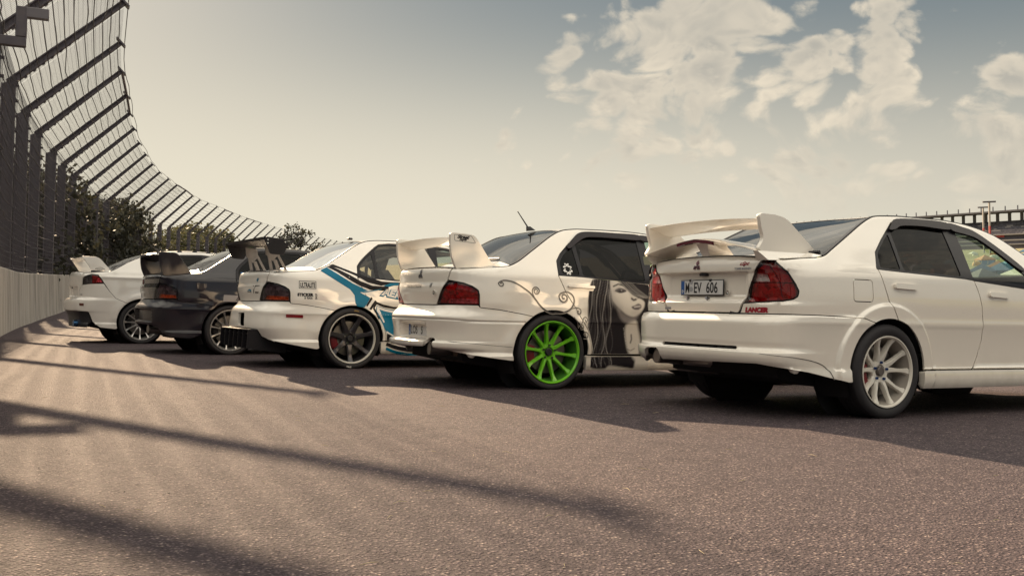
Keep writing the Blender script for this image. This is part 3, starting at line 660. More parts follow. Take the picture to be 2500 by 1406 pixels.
class Surf:
    def __init__(s,c):
        s.c=c; P=np.array(c['plan'],float)
        Q=np.vstack([[P[0,0],-P[1,1]],P,[P[-1,0],-P[-2,1]]])
        out=[]
        for i in range(1,len(Q)-2):
            p0,p1,p2,p3=Q[i-1:i+3]
            t0=0;t1=t0+np.linalg.norm(p1-p0)**.5;t2=t1+np.linalg.norm(p2-p1)**.5;t3=t2+np.linalg.norm(p3-p2)**.5
            for t in np.linspace(t1,t2,60,endpoint=False):
                A1=(t1-t)/(t1-t0)*p0+(t-t0)/(t1-t0)*p1;A2=(t2-t)/(t2-t1)*p1+(t-t1)/(t2-t1)*p2;A3=(t3-t)/(t3-t2)*p2+(t-t2)/(t3-t2)*p3
                B1=(t2-t)/(t2-t0)*A1+(t-t0)/(t2-t0)*A2;B2=(t3-t)/(t3-t1)*A2+(t-t1)/(t3-t1)*A3
                out.append((t2-t)/(t2-t1)*B1+(t-t1)/(t2-t1)*B2)
        out.append(P[-1]); C=np.array(out)
        L=np.r_[0,np.cumsum(np.linalg.norm(np.diff(C,axis=0),axis=1))]
        s.L=L[-1]; s.U=np.linspace(0,s.L,1500)
        s.X=np.interp(s.U,L,C[:,0]); s.Y=np.interp(s.U,L,C[:,1])
        k=np.ones(15)/15
        def sm(a,odd):
            p=np.r_[(-a[7:0:-1] if odd else a[7:0:-1]),a,(-a[-2:-9:-1] if odd else a[-2:-9:-1])]
            return np.convolve(p,k,'valid')
        s.X=sm(s.X,False); s.Y=sm(s.Y,True)
        tx=np.gradient(s.X,s.U); ty=np.gradient(s.Y,s.U); n=np.hypot(tx,ty)
        s.NX=-ty/n; s.NY=tx/n   # outward: at rear centre tangent +Y -> normal -X
        s.sp=pchip(c['side']); s.rp=pchip(c['rear']); s.fp=pchip(c.get('front',c['rear']))
        s.Zc=pchip(c['Zc']); s.Es=pchip(c['E']); s.p=c.get('p',2.6)
        s.rr=pchip(c['round'])
        s.feat=c.get('feat'); s.feat=s.feat or (lambda u,x,y,z,w:0.0)
        s.Eu=None
        # rim half-width table by X (side part only)
        m=(s.NY>.5)
        xs=s.X[m]; us=s.U[m]
        s.xu=(xs,us)
        ex=s.Es(xs); yy=s.Y[m]+s.sp(ex)*s.NY[m]**2-s.rr(xs)
        s.ye=(xs,yy)
        x=s.X; y=s.Y+((s.NY**2)*s.sp(s.Es(x))-s.rr(x))*s.NY
        E=np.where(x<c['xmid'],s.ZT(x,y),np.where(x>c['xfront'],s.ZT(x,y),s.Es(x)))
        s.Eu=E
    def ZT(s,x,y):
        ye=np.interp(x,*s.ye); zc=s.Zc(x); e=s.Es(x)
        return zc-(zc-e)*np.clip(np.abs(y)/ye,0,1.3)**s.p
    def uX(s,x): return np.interp(x,*s.xu)
    def uY(s,y):
        m=s.U<s.U[np.argmax(s.Y>.75)] if (s.Y>.75).any() else s.U<1
        return np.interp(y,s.Y[m],s.U[m])
    def E(s,u): return np.interp(np.abs(u),s.U,s.Eu)
    def P(s,u,z,off=0.0):
        u=np.asarray(u,float); z=np.asarray(z,float); au=np.abs(u); sg=np.where(u<0,-1.,1.)
        x=np.interp(au,s.U,s.X);y=np.interp(au,s.U,s.Y);nx=np.interp(au,s.U,s.NX);ny=np.interp(au,s.U,s.NY)
        w=ny**2
        d=w*s.sp(z)+(1-w)*np.where(x<1.2,s.rp(z),s.fp(z))+s.feat(u,x,y*sg,z,w)
        r=s.rr(x); t=np.clip(s.E(au)-z,0,None)
        q=np.clip(r-t,0,None); d=d-np.where(t<r,r-np.sqrt(np.clip(r*r-q*q,0,None)),0)+off
        return np.stack([x+nx*d,(y+ny*d)*sg,z+0*x],-1)
    def PN(s,u,z,off=0.0):
        e=.002
        a=s.P(u+e,z)-s.P(np.asarray(u)-e,z); zz=np.minimum(np.asarray(z),s.E(u)-e*1.01); b=s.P(u,zz+e)-s.P(u,zz-e)
        n=-np.cross(a,b); n/=np.linalg.norm(n,axis=-1,keepdims=True)+1e-12
        p=s.P(u,z)
        # outward check: a goes rear->front on +Y side, b up : a x b
        return p-n*off*0+ n*off, n
    def T(s,x,y,off=0.0):
        return np.stack([x,y,s.ZT(x,y)+off],-1)
    def TN(s,x,y,off=0.0):
        e=.003
        zx=(s.ZT(x+e,y)-s.ZT(x-e,y))/(2*e); zy=(s.ZT(x,y+e)-s.ZT(x,y-e))/(2*e)
        n=np.stack([-zx,-zy,np.ones_like(zx)],-1); n/=np.linalg.norm(n,axis=-1,keepdims=True)
        return np.stack([x,y,s.ZT(x,y)],-1)+n*off,n
def ring(x,z,xc,zc): return np.hypot(x-xc,z-zc)
# ---------------- VI
def featVI(u,x,y,z,w):
    R=ring(x,z,0,.315); d=.024*(1-sst(R,.436,.462))*(z>.2)*w
    Rf=ring(x,z,2.51,.315); d=d+.024*(1-sst(Rf,.436,.462))*w
    rec=(1-w)*(x<0)*(1-sst(np.abs(y),.40,.47))
    d=d-rec*.035*sst(z,.765,.80)*(1-sst(z,.952,.964))*1.0
    # bumper standing proud below the shut line
    d=d+(x<-.0)*(1-sst(z,.668,.678))*sst(-x,.22,.34)*(.010*w+.052*(1-w))
    d=d+(x<0)*(1-sst(z,.60,.69))*.006*(1-w)
    return d
VI=dict(plan=[(-.895,0),(-.89,.3),(-.876,.5),(-.85,.64),(-.795,.74),(-.69,.798),(-.5,.828),(-.3,.84),(0,.85),(.5,.862),(1.2,.866),(2,.86),(2.5,.85),(2.9,.81),(3.2,.70),(3.36,.5),(3.42,.25),(3.43,0)],
 side=[(.17,-.035),(.20,-.004),(.26,.008),(.322,.004),(.332,-.014),(.42,-.012),(.60,.002),(.635,.008),(.66,.006),(.80,.008),(.90,.0),(.96,-.014),(1.0,-.032),(1.05,-.06),(1.2,-.145),(1.30,-.205),(1.38,-.252),(1.45,-.30)],
 rear=[(.17,-.02),(.33,.0),(.37,.03),(.41,.04),(.435,.036),(.441,.012),(.462,.008),(.47,.008),(.5,.012),(.60,.012),(.64,.008),(.668,-.008),(.69,.0),(.752,.006),(.76,-.004),(.80,-.006),(.952,-.004),(.966,.012),(1.0,.008),(1.04,-.004),(1.08,-.022)],
 front=[(.17,-.03),(.2,.0),(.5,.03),(.6,.02),(.75,-.03),(.9,-.1)],
 Zc=[(-.95,1.062),(-.90,1.072),(-.8,1.082),(-.64,1.086),(-.6,1.092),(-.56,1.112),(.18,1.378),(.27,1.400),(.5,1.418),(.75,1.424),(1.0,1.417),(1.16,1.400),(1.26,1.375),(1.95,1.02),(2.02,.99),(2.1,.975),(2.6,.91),(3.2,.78),(3.4,.70),(3.45,.66)],
 E=[(-1.0,1.030),(-.9,1.034),(-.7,1.050),(-.56,1.060),(-.50,1.074),(-.44,1.105),(-.187,1.237),(.06,1.357),(.12,1.378),(.2,1.388),(.44,1.398),(.79,1.398),(1.0,1.386),(1.15,1.366),(1.36,1.312),(1.63,1.165),(1.95,.985),(2.05,.945),(2.15,.925),(2.6,.875),(3.2,.76),(3.4,.68),(3.5,.64)],
 round=[(-1,.022),(-.6,.03),(-.45,.012),(2.0,.010),(2.2,.03),(3.5,.03)],xmid=-.5,xfront=2.1,p=2.6,feat=featVI)
# ---------------- CT9A (VII / VIII / dark)
def featCT(u,x,y,z,w,sideb=.0):
    R=ring(x,z,0,.31); d=.022*np.exp(-((R-.36)/.085)**2)*w*sst(z,.25,.4)
    Rf=ring(x,z,2.625,.31); d=d+.022*np.exp(-((Rf-.36)/.085)**2)*w*sst(z,.25,.4)
    d=d+(x<0)*sst(-x,.22,.45)*(.008*w)*(1-sst(z,.60,.67))
    return d
def featVII(u,x,y,z,w):
    d=featCT(u,x,y,z,w)
    # styling groove round the bumper, licence plate recess, exhaust cut-out
    d=d-(x<-.27)*.007*np.exp(-((z-.577+.012*w)/.006)**2)
    d=d-.075*(1-w)*(x<0)*(1-sst(np.abs(y),.27,.30))*sst(z,.392,.41)*(1-sst(z,.53,.545))
    return d
def featVIII(u,x,y,z,w):
    d=featCT(u,x,y,z,w)
    d=d+.035*np.exp(-((x+.62)/.16)**2)*np.exp(-((z-.36)/.12)**2)*0+.02*(1-sst(z,.40,.56))*sst(-x,.3,.7)
    return d
_ct_side=[(.14,-.04),(.165,-.01),(.22,.006),(.285,.006),(.296,-.014),(.42,-.012),(.56,.000),(.575,.006),(.62,.004),(.72,.012),(.80,.010),(.88,.0),(.96,-.014),(1.0,-.030),(1.05,-.058),(1.2,-.142),(1.30,-.20),(1.38,-.25),(1.45,-.30)]
_ct_plan=[(-.885,0),(-.88,.25),(-.865,.45),(-.825,.61),(-.75,.725),(-.63,.79),(-.46,.82),(-.28,.838),(0,.85),(.6,.866),(1.3,.87),(2.1,.862),(2.625,.85),(3.0,.815),(3.3,.70),(3.45,.5),(3.51,.25),(3.52,0)]
_ct_front=[(.14,-.03),(.2,.0),(.5,.03),(.6,.02),(.75,-.03),(.9,-.1)]
_ct_Zc=[(-.95,1.012),(-.88,1.02),(-.8,1.03),(-.56,1.046),(-.5,1.056),(-.45,1.078),(.20,1.385),(.29,1.408),(.5,1.428),(.8,1.436),(1.1,1.425),(1.3,1.40),(1.4,1.375),(2.1,1.03),(2.18,1.0),(2.27,.985),(2.7,.92),(3.3,.79),(3.5,.70),(3.55,.66)]
_ct_E=[(-1.0,.992),(-.9,.998),(-.7,1.010),(-.5,1.024),(-.40,1.036),(-.34,1.058),(-.15,1.172),(.10,1.328),(.17,1.362),(.25,1.384),(.4,1.398),(.79,1.402),(1.0,1.396),(1.2,1.378),(1.5,1.318),(1.8,1.165),(2.1,1.0),(2.2,.955),(2.3,.93),(2.7,.88),(3.3,.76),(3.5,.69),(3.6,.65)]
_ct_round=[(-1,.022),(-.5,.028),(-.35,.012),(2.1,.010),(2.3,.03),(3.6,.03)]
_VIIrear=[(.14,-.02),(.318,.02),(.325,.055),(.345,.085),(.375,.090),(.392,.075),(.40,.045),(.45,.045),(.56,.062),(.585,.068),(.60,.064),(.625,.045),(.66,.012),(.69,-.004),(.70,-.008),(.83,.010),(.84,.010),(.90,-.004),(.96,-.006),(.99,-.012),(1.03,-.03)]
VII=dict(plan=_ct_plan,side=_ct_side,rear=_VIIrear,front=_ct_front,Zc=_ct_Zc,E=_ct_E,round=_ct_round,xmid=-.42,xfront=2.25,p=2.6,feat=featVII)
_VIIIrear=[(.14,-.02),(.30,.02),(.36,.05),(.42,.075),(.50,.082),(.58,.078),(.615,.06),(.65,.02),(.69,-.004),(.70,-.008),(.83,.010),(.84,.010),(.90,-.004),(.96,-.006),(.99,-.012),(1.03,-.03)]
VIII=dict(VII); VIII.update(rear=_VIIIrear,feat=featVIII)
def featDK(u,x,y,z,w):
    d=featCT(u,x,y,z,w)
    d=d-.06*(1-w)*(x<0)*(1-sst(np.abs(y),.50,.53))*sst(z,.40,.42)*(1-sst(z,.555,.575))
    return d
DK=dict(VIII); DK.update(feat=featDK)
# ---------------- X
def featX(u,x,y,z,w):
    R=ring(x,z,0,.33); d=.02*np.exp(-((R-.38)/.08)**2)*w*sst(z,.25,.4)
    Rf=ring(x,z,2.65,.33); d=d+.02*np.exp(-((Rf-.38)/.08)**2)*w*sst(z,.25,.4)
    d=d+(x<0)*sst(-x,.25,.6)*(1-sst(z,.655,.70))*(.006*w)
    d=d-.05*(1-w)*(x<0)*(1-sst(np.abs(y),.40,.44))*sst(z,.70,.73)*(1-sst(z,.86,.89))
    return d
XC=dict(plan=[(-.90,0),(-.895,.25),(-.875,.46),(-.82,.63),(-.70,.76),(-.52,.83),(-.28,.865),(0,.878),(.6,.895),(1.3,.90),(2.1,.89),(2.65,.88),(3.0,.84),(3.35,.72),(3.52,.5),(3.58,.25),(3.59,0)],
 side=[(.15,-.04),(.18,-.01),(.24,.006),(.30,.004),(.312,-.014),(.42,-.01),(.6,.002),(.72,.008),(.86,.006),(.98,.0),(1.03,.006),(1.045,-.008),(1.1,-.03),(1.15,-.058),(1.3,-.14),(1.40,-.20),(1.46,-.24),(1.53,-.29)],
 rear=[(.15,-.02),(.22,.0),(.36,.01),(.48,.05),(.50,.07),(.6,.075),(.66,.066),(.685,.03),(.70,.0),(.8,.0),(.95,.008),(1.03,.012),(1.06,.002),(1.1,-.015)],
 front=_ct_front,
 Zc=[(-.95,1.098),(-.88,1.104),(-.8,1.112),(-.60,1.13),(-.55,1.14),(-.5,1.165),(.10,1.415),(.25,1.452),(.5,1.49),(.85,1.506),(1.2,1.495),(1.4,1.465),(1.5,1.44),(2.25,1.07),(2.33,1.04),(2.42,1.02),(2.8,.95),(3.4,.82),(3.6,.72),(3.65,.68)],
 E=[(-1.0,1.075),(-.85,1.082),(-.6,1.098),(-.48,1.112),(-.42,1.138),(-.2,1.265),(.10,1.388),(.3,1.432),(.5,1.456),(.85,1.470),(1.2,1.455),(1.5,1.40),(1.8,1.28),(2.2,1.05),(2.3,.995),(2.42,.965),(2.8,.91),(3.4,.79),(3.6,.70),(3.7,.66)],
 round=[(-1,.02),(-.5,.025),(-.4,.014),(2.2,.012),(2.4,.03),(3.7,.03)],xmid=-.45,xfront=2.4,p=2.6,feat=featX)

# ---------------- panel cutting: a 2-D outline on the surface becomes a sheet with its own edges
def seg_resample(P, h):
    P = np.asarray(P, float); out = []
    for a_, b_ in zip(P, np.roll(P, -1, 0)):
        n = max(1, int(math.ceil(np.linalg.norm(b_ - a_) / h)))
        for k in range(n): out.append(a_ + (b_ - a_) * k / n)
    return np.array(out)
def rc(P, rr=.02, n=4):
    """round the corners of an outline"""
    P = [np.asarray(q[:2], float) for q in P]; out = []; m_ = len(P)
    for i in range(m_):
        p0, p1, p2 = P[i - 1], P[i], P[(i + 1) % m_]; a_, b_ = p0 - p1, p2 - p1; la, lb = np.linalg.norm(a_), np.linalg.norm(b_)
        if la < 1e-6 or lb < 1e-6: continue
        cosang = a_ @ b_ / la / lb
        if cosang < -.985: out.append(p1); continue
        d = min(rr, la * .45, lb * .45); q0 = p1 + a_ / la * d; q2 = p1 + b_ / lb * d
        for t in np.linspace(0, 1, n): out.append((1 - t) ** 2 * q0 + 2 * t * (1 - t) * p1 + t * t * q2)
    return np.array(out)
def smooth_loop(P, n=6):
    P = np.asarray(P, float); m_ = len(P); out = []
    for i in range(m_):
        p0, p1, p2, p3 = P[i - 1], P[i], P[(i + 1) % m_], P[(i + 2) % m_]
        for t in np.arange(n) / n: out.append(.5 * (2 * p1 + (p2 - p0) * t + (2 * p0 - 5 * p1 + 4 * p2 - p3) * t * t + (3 * p1 - p0 - 3 * p2 + p3) * t ** 3))
    return np.array(out)
def area2(P): x, y = P[:, 0], P[:, 1]; return .5 * np.sum(x * np.roll(y, -1) - np.roll(x, -1) * y)
def inset(P, d):
    P = np.asarray(P, float)
    if area2(P) < 0: P = P[::-1]
    t = np.roll(P, -1, 0) - np.roll(P, 1, 0); t /= np.linalg.norm(t, axis=1, keepdims=True) + 1e-9
    return P + np.stack([-t[:, 1], t[:, 0]], 1) * d
def inside(Q, P):
    x, y = Q[:, 0][:, None], Q[:, 1][:, None]; x0, y0 = P[:, 0][None], P[:, 1][None]; x1, y1 = np.roll(P[:, 0], -1)[None], np.roll(P[:, 1], -1)[None]
    c = ((y0 > y) != (y1 > y)) & (x < (x1 - x0) * (y - y0) / (y1 - y0 + 1e-15) + x0)
    return c.sum(1) % 2 == 1
def bdist(Q, P):
    out = np.full(len(Q), 9.)
    for a_, b_ in zip(P, np.roll(P, -1, 0)):
        d = b_ - a_; t = np.clip(((Q - a_) @ d) / (d @ d + 1e-15), 0, 1); out = np.minimum(out, np.linalg.norm(Q - a_ - t[:, None] * d, axis=1))
    return out
def cut(outer, holes, h, edge_h=None, extra=None):
    eh = edge_h or h; loops = [seg_resample(outer, eh)] + [seg_resample(q, eh) for q in holes]
    if area2(loops[0]) < 0: loops[0] = loops[0][::-1]
    for k in range(1, len(loops)):
        if area2(loops[k]) > 0: loops[k] = loops[k][::-1]
    lo, hi = loops[0].min(0), loops[0].max(0)
    gx = np.arange(lo[0] + h * .37, hi[0], h); gy = np.arange(lo[1] + h * .41, hi[1], h * .87)
    G = np.array([(x + (h / 2 if j % 2 else 0), y) for j, y in enumerate(gy) for x in gx]).reshape(-1, 2)
    if extra is not None:
        G = G[[np.abs(extra[:, 1] - q[1]).min() > h * .30 or np.abs(extra - q).max(1).min() > h * .45 for q in G]] if len(G) else G
        G = np.vstack([G, extra])
    if len(G):
        k_ = inside(G, loops[0])
        for q in loops[1:]: k_ &= ~inside(G, q)
        G = G[k_]
        for q in loops:
            if len(G): G = G[bdist(G, q) > h * (.42 if extra is None else .22)]
    allp = np.vstack(loops + [G]); edges = []; n = 0; lid = []
    for q in loops:
        m_ = len(q); edges += [(n + i, n + (i + 1) % m_) for i in range(m_)]; lid.append((n, m_)); n += m_
    vs, es, fs, ov, oe, of = delaunay_2d_cdt([Vector(p) for p in allp.tolist()], edges, [], 0, 1e-6)
    P = np.array([v[:] for v in vs]); T = np.array([f for f in fs if len(f) == 3]).reshape(-1, 3)
    c = P[T].mean(1); k_ = inside(c, loops[0])
    for q in loops[1:]: k_ &= ~inside(c, q)
    T = T[k_]; A = P[T]; ar = np.cross(A[:, 1] - A[:, 0], A[:, 2] - A[:, 0]); T[ar < 0] = T[ar < 0][:, ::-1]; T = T[np.abs(ar) > 1e-10]
    return P, T, loops
def sheet(fn, outer, holes=(), h=.03, off=0., flange=.012, edge_h=None, gap=.0042, extra=None):
    """-> V, F, N of a panel on surface function fn(a, b, off) with returned edges"""
    if gap: outer = inset(outer, gap); holes = [inset(q, -gap * .0) for q in holes]
    P, T, loops = cut(np.asarray(outer), [np.asarray(q) for q in holes], h, edge_h, extra)
    V, N = fn(P[:, 0], P[:, 1], off)
    # orient by the surface normal
    A = V[T]; g = np.cross(A[:, 1] - A[:, 0], A[:, 2] - A[:, 0]); bad = (g * N[T].mean(1)).sum(1) < 0; T = T.copy(); T[bad] = T[bad][:, ::-1]
    Vs, Fs, Ns = [V], [T], [N]; n = len(V)
    if flange:
        for q in loops:
            a_, na = fn(q[:, 0], q[:, 1], off); b_ = a_ - na * flange; m_ = len(q)
            t = np.roll(a_, -1, 0) - np.roll(a_, 1, 0); en = np.cross(t, na); en /= np.linalg.norm(en, axis=1, keepdims=True) + 1e-12
            i = np.arange(m_); j = (i + 1) % m_
            Fq = np.stack([np.stack([i, i + m_, j], 1), np.stack([j, i + m_, j + m_], 1)], 1).reshape(-1, 3) + n
            Vs += [a_, b_]; Ns += [en, en]; Fs.append(Fq); n += 2 * m_
    return np.vstack(Vs), np.vstack(Fs), np.vstack(Ns)
def join(*parts):
    V, F, N = [], [], []; n = 0
    for v, f, nn in parts: V.append(v); F.append(f + n); N.append(nn); n += len(v)
    return np.vstack(V), np.vstack(F), np.vstack(N)
def mirror(p): v, f, n = p; return v * [1, -1, 1], f[:, ::-1], n * [1, -1, 1]
def put(name, p, mt, parent): return mk(name, p[0], p[1], mt, parent, N=p[2])
def arc(cx, cz, r, a0, a1, n=24):
    return [(cx + r * cos(t), cz + r * sin(t)) for t in np.linspace(a0, a1, n)]

# ---------------- wheels
def make_wheel(root, S, xw, side, W, name='wheel'):
    """W: dict(rt, rr, width, spokes, kind, mt, lip, nuts, caliper)"""
    zc = W['rt'] - .006; yo = W['track']; e = empty(name, (xw, side * yo, zc), 0 if side > 0 else pi); e.parent = root
    # built for the +Y side, outer face at +Y
    rt, rr, w = W['rt'], W['rr'], W['width'] / 2
    g = Geo(); prof = [(w * .80, rr * .985), (w * .93, rr * 1.02), (w * 1.0, rr + (rt - rr) * .30), (w * 1.03, rr + (rt - rr) * .52), (w * 1.0, rr + (rt - rr) * .75), (w * .93, rt - .012), (w * .86, rt - .004), (w * .80, rt)]
    tread = []
    for t in np.linspace(.74, -.74, 25):
        gr = any(abs(t - c) < .035 for c in (.38, 0, -.38)); tread.append((w * t, rt - (.007 if gr else 0)))
    prof = prof + tread + [(-a_, b_) for a_, b_ in prof[::-1]]
    g.lathe(prof, 72); g.done('tyre', W.get('tmat', MATS['rubber']), e, angle=50)
    mt = W['mt']; lip = W.get('lipmat', mt)
    g = Geo(); d = W.get('dish', .02)
    g.lathe([(w * .80, rr * .985), (w * .96, rr * 1.015), (w * 1.0, rr * 1.012), (w * 1.0, rr * .985), (w * .90, rr * .955), (w * .86, rr * .945)], 72).done('rim_lip', lip, e, angle=28)
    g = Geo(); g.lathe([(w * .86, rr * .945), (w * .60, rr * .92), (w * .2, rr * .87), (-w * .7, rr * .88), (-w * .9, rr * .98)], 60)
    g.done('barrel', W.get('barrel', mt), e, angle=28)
    g = Geo(); ns = W['spokes']; hubr = W.get('hub', .085); yh = w * .62 - d
    for k in range(ns):
        a_ = 2 * pi * (k + W.get('phase', 0)) / ns; rad_v = np.array([cos(a_), 0, sin(a_)]); tan_v = np.array([-sin(a_), 0, cos(a_)])
        if W['kind'] == 'pair': a_ += (.10 if k % 2 else -.10)
        secs = []
        for t in np.linspace(0, 1, 7):
            r_ = hubr * .72 + (rr * .955 - hubr * .72) * t
            if W['kind'] == 'pair':
                aa = 2 * pi * (k // 2) / (ns / 2) + (1 if k % 2 else -1) * (.20 + .11 * t) + W.get('phase', 0); rad_v = np.array([cos(aa), 0, sin(aa)]); tan_v = np.array([-sin(aa), 0, cos(aa)])
            hw = np.interp(t, [0, .15, .55, .88, 1], W['hw']); yy = np.interp(t, [0, .3, .7, 1], [yh, yh + d * .55, yh + d * .95, w * .88 - .004]); th = np.interp(t, [0, 1], [.042, .026])
            c = rad_v * r_; yv = np.array([0, 1., 0])
            secs.append([c + tan_v * hw * s_ + yv * (yy + q) for s_, q in ((-1, -th), (-1, -.010), (-.62, 0), (.62, 0), (1, -.010), (1, -th))])
        g.loft(secs)
    sp = g.done('spokes', mt, e, angle=32)
    g = Geo(); g.lathe([(yh - .05, hubr), (yh - .012, hubr), (yh + .002, hubr * .90), (yh + .002, hubr * .58), (yh - .012, hubr * .5), (yh - .012, .0005)], 36).done('hub', W.get('hubmat', mt), e, angle=30)
    g = Geo(); g.lathe([(yh - .02, .032), (yh + .008, .032), (yh + .014, .026), (yh + .014, .0005)], 24).done('centre_cap', W.get('capmat', MATS['black_plastic']), e, angle=30)
    for k in range(5):
        a_ = 2 * pi * (k + .3) / 5; c = np.array([cos(a_) * hubr * .74, 0, sin(a_) * hubr * .74])
        Geo().tube([c + [0, yh - .02, 0], c + [0, yh + .016, 0]], .0095, 6).done('lug_nut', W.get('nutmat', MATS['chrome_dark']), e)
    Geo().lathe([(-.02, .05), (-.02, rr * .70), (.004, rr * .70), (.004, .05)], 40).done('brake_disc', MATS['brake_disc'], e, angle=30)
    g = Geo(); secs = []
    for t in np.linspace(-.55, .35, 7) if side < 0 else np.linspace(2.8, 3.7, 7):
        ri, ro = rr * .52, rr * .80; c, s_ = cos(t), sin(t); y0, y1 = -.045, .032
        secs.append([(ri * c, y0, ri * s_), (ro * c, y0, ro * s_), (ro * c, y1 - .01, ro * s_), ((ro - .02) * c, y1, (ro - .02) * s_), (ri * c, y1, ri * s_)])
    g.loft(secs).done('brake_caliper', W.get('calmat', MATS['caliper_red']), e, angle=30)
    return e

# ---------------- decals
def decal_text(S, root, body, u0, z0, size, mt, name='lettering', bold=0., shear=0., sx=1., slope=0., off=.002, top=False, parent_fn=None):
    V, F = text_mesh(body, size, bold, shear)
    if len(F) == 0: return None
    u = u0 - V[:, 0] * sx; z = z0 + V[:, 1] + V[:, 0] * slope
    P, N = S.PN(u, z, off); A = P[F]; g = np.cross(A[:, 1] - A[:, 0], A[:, 2] - A[:, 0]); bad = (g * N[F].mean(1)).sum(1) < 0; F[bad] = F[bad][:, ::-1]
    return mk(name, P, F, mt, root, N=N)
def decal_poly(S, root, poly, mt, name='decal', off=.0016, h=.03, rad_=0.0, holes=()):
    poly = [(-abs(a_) if not isinstance(a_, str) else a_, b_) for a_, b_ in poly]
    P = rc(poly, rad_) if rad_ else np.array(poly, float)
    return put(name, sheet(S.PN, P, holes, h, off, 0, gap=0), mt, root)
def ribbon(S, root, pts, widths, mt, name='decal', off=.0018):
    P = np.array(pts, float); n = len(P); Q = []
    P_ = np.vstack([P[0] * 2 - P[1], P, P[-1] * 2 - P[-2]])
    for i in range(1, n):
        p0, p1, p2, p3 = P_[i - 1], P_[i], P_[i + 1], P_[min(i + 2, n + 1)]
        for t in np.arange(6) / 6: Q.append((.5 * (2 * p1 + (p2 - p0) * t + (2 * p0 - 5 * p1 + 4 * p2 - p3) * t * t + (3 * p1 - p0 - 3 * p2 + p3) * t ** 3), (i - 1 + t) / (n - 1)))
    Q.append((P[-1], 1.)); C = np.array([q[0] for q in Q]); tt = np.array([q[1] for q in Q]); w = np.interp(tt, np.linspace(0, 1, len(widths)), widths)
    T = np.gradient(C, axis=0); T /= np.linalg.norm(T, axis=1, keepdims=True) + 1e-9; Nn = np.stack([-T[:, 1], T[:, 0]], 1)
    L = C + Nn * w[:, None] / 2; R_ = C - Nn * w[:, None] / 2; U = np.vstack([L, R_]); m_ = len(C)
    P3, N3 = S.PN(-np.abs(U[:, 0]), U[:, 1], off)
    F = np.array([q for i in range(m_ - 1) for q in ((i, i + 1, m_ + i), (i + 1, m_ + i + 1, m_ + i))])
    A = P3[F]; g = np.cross(A[:, 1] - A[:, 0], A[:, 2] - A[:, 0]); bad = (g * N3[F].mean(1)).sum(1) < 0; F[bad] = F[bad][:, ::-1]
    return mk(name, P3, F, mt, root, N=N3)
# ------------------------------------------------------------------ shared car materials
mat('rubber', (.022, .020, .023), .72, bump=(60, .15)); mat('black_plastic', (.020, .019, .024), .42, bump=(220, .05)); mat('chrome_dark', (.25, .25, .27), .3, 1.0); mat('chrome', (.75, .74, .72), .12, 1.0)
mat('brake_disc', (.22, .21, .20), .35, 1.0); mat('caliper_red', (.16, .010, .016), .4, coat=.3); mat('under_black', (.012, .011, .013), .9); mat('interior_dark', (.028, .026, .030), .85, bump=(120, .1))
mat('seat_cloth', (.05, .048, .055), .95, bump=(200, .2)); mat('trim_black', (.012, .011, .015), .3, spec=.3); mat('silver', (.55, .54, .53), .25, .9); mat('exhaust', (.35, .32, .30), .28, 1.0)
G_DARK = glass('privacy_glass', (.030, .025, .032), .34); G_CLEAR = glass('clear_glass', (.66, .78, .72), .7); G_REAR = glass('rear_glass', (.09, .10, .13), .8)
G_RED = glass('red_lens', (.60, .016, .035), 1.0); G_SMOKE = glass('smoked_lens', (.30, .24, .27), .9); G_CLENS = glass('clear_lens', (.9, .9, .9), 1.0); G_AMBER = glass('amber_lens', (.9, .26, .05), 1.0)
def paint(name, col, flake=.0, rough=.38, coat=1.0, spec=.5):
    m = bpy.data.materials.new(name); m.use_nodes = True; N = NT(m.node_tree); b = N.n['Principled BSDF']; t = N.new('ShaderNodeTexCoord')
    b.inputs['Roughness'].default_value = rough; b.inputs['Coat Weight'].default_value = coat; b.inputs['Specular IOR Level'].default_value = spec; b.inputs['Coat Roughness'].default_value = .025; b.inputs['Coat IOR'].default_value = 2.05
    dirt = N.noise(t.outputs['Object'], 2.3, 6, .65); sz = N.new('ShaderNodeSeparateXYZ'); N.l.new(t.outputs['Object'], sz.inputs[0])
    low = N.maprange(sz.outputs[2], .55, .12, 0, .55); f = N.math('MULTIPLY', low, N.maprange(dirt, .35, .7))           # road dust on the lower body
    c = N.mix(f, (*col, 1), tuple(v * .55 + .05 for v in (col[0], col[1] * .94, col[2] * .86)) + (1,)); N.l.new(c, b.inputs['Base Color'])
    bp = N.new('ShaderNodeBump'); bp.inputs['Strength'].default_value = .012; bp.inputs['Distance'].default_value = .01; N.l.new(N.noise(t.outputs['Object'], 260, 2, .5), bp.inputs['Height'])   # orange peel
    N.l.new(bp.outputs[0], b.inputs['Coat Normal']); b.inputs['Metallic'].default_value = flake
    N.l.new(N.math('ADD', N.math('MULTIPLY', f, .25), rough), b.inputs['Roughness']); return m
def facet_material(name, c1, c2, scale):
    m = bpy.data.materials.new(name); m.use_nodes = True; N = NT(m.node_tree); b = N.n['Principled BSDF']; t = N.new('ShaderNodeTexCoord')
    v = N.new('ShaderNodeTexVoronoi'); v.inputs['Scale'].default_value = scale; N.l.new(t.outputs['Object'], v.inputs['Vector'])
    sc = N.new('ShaderNodeSeparateColor'); N.l.new(v.outputs['Color'], sc.inputs[0])
    N.l.new(N.mix(sc.outputs[0], (*c1, 1), (*c2, 1)), b.inputs['Base Color']); b.inputs['Roughness'].default_value = .35; b.inputs['Metallic'].default_value = .25
    bp = N.new('ShaderNodeBump'); bp.inputs['Strength'].default_value = .8; bp.inputs['Distance'].default_value = .02; N.l.new(sc.outputs[1], bp.inputs['Height']); N.l.new(bp.outputs[0], b.inputs['Normal']); return m
M_FACET = facet_material('lamp_reflector', (.25, .25, .26), (.85, .84, .82), 26)

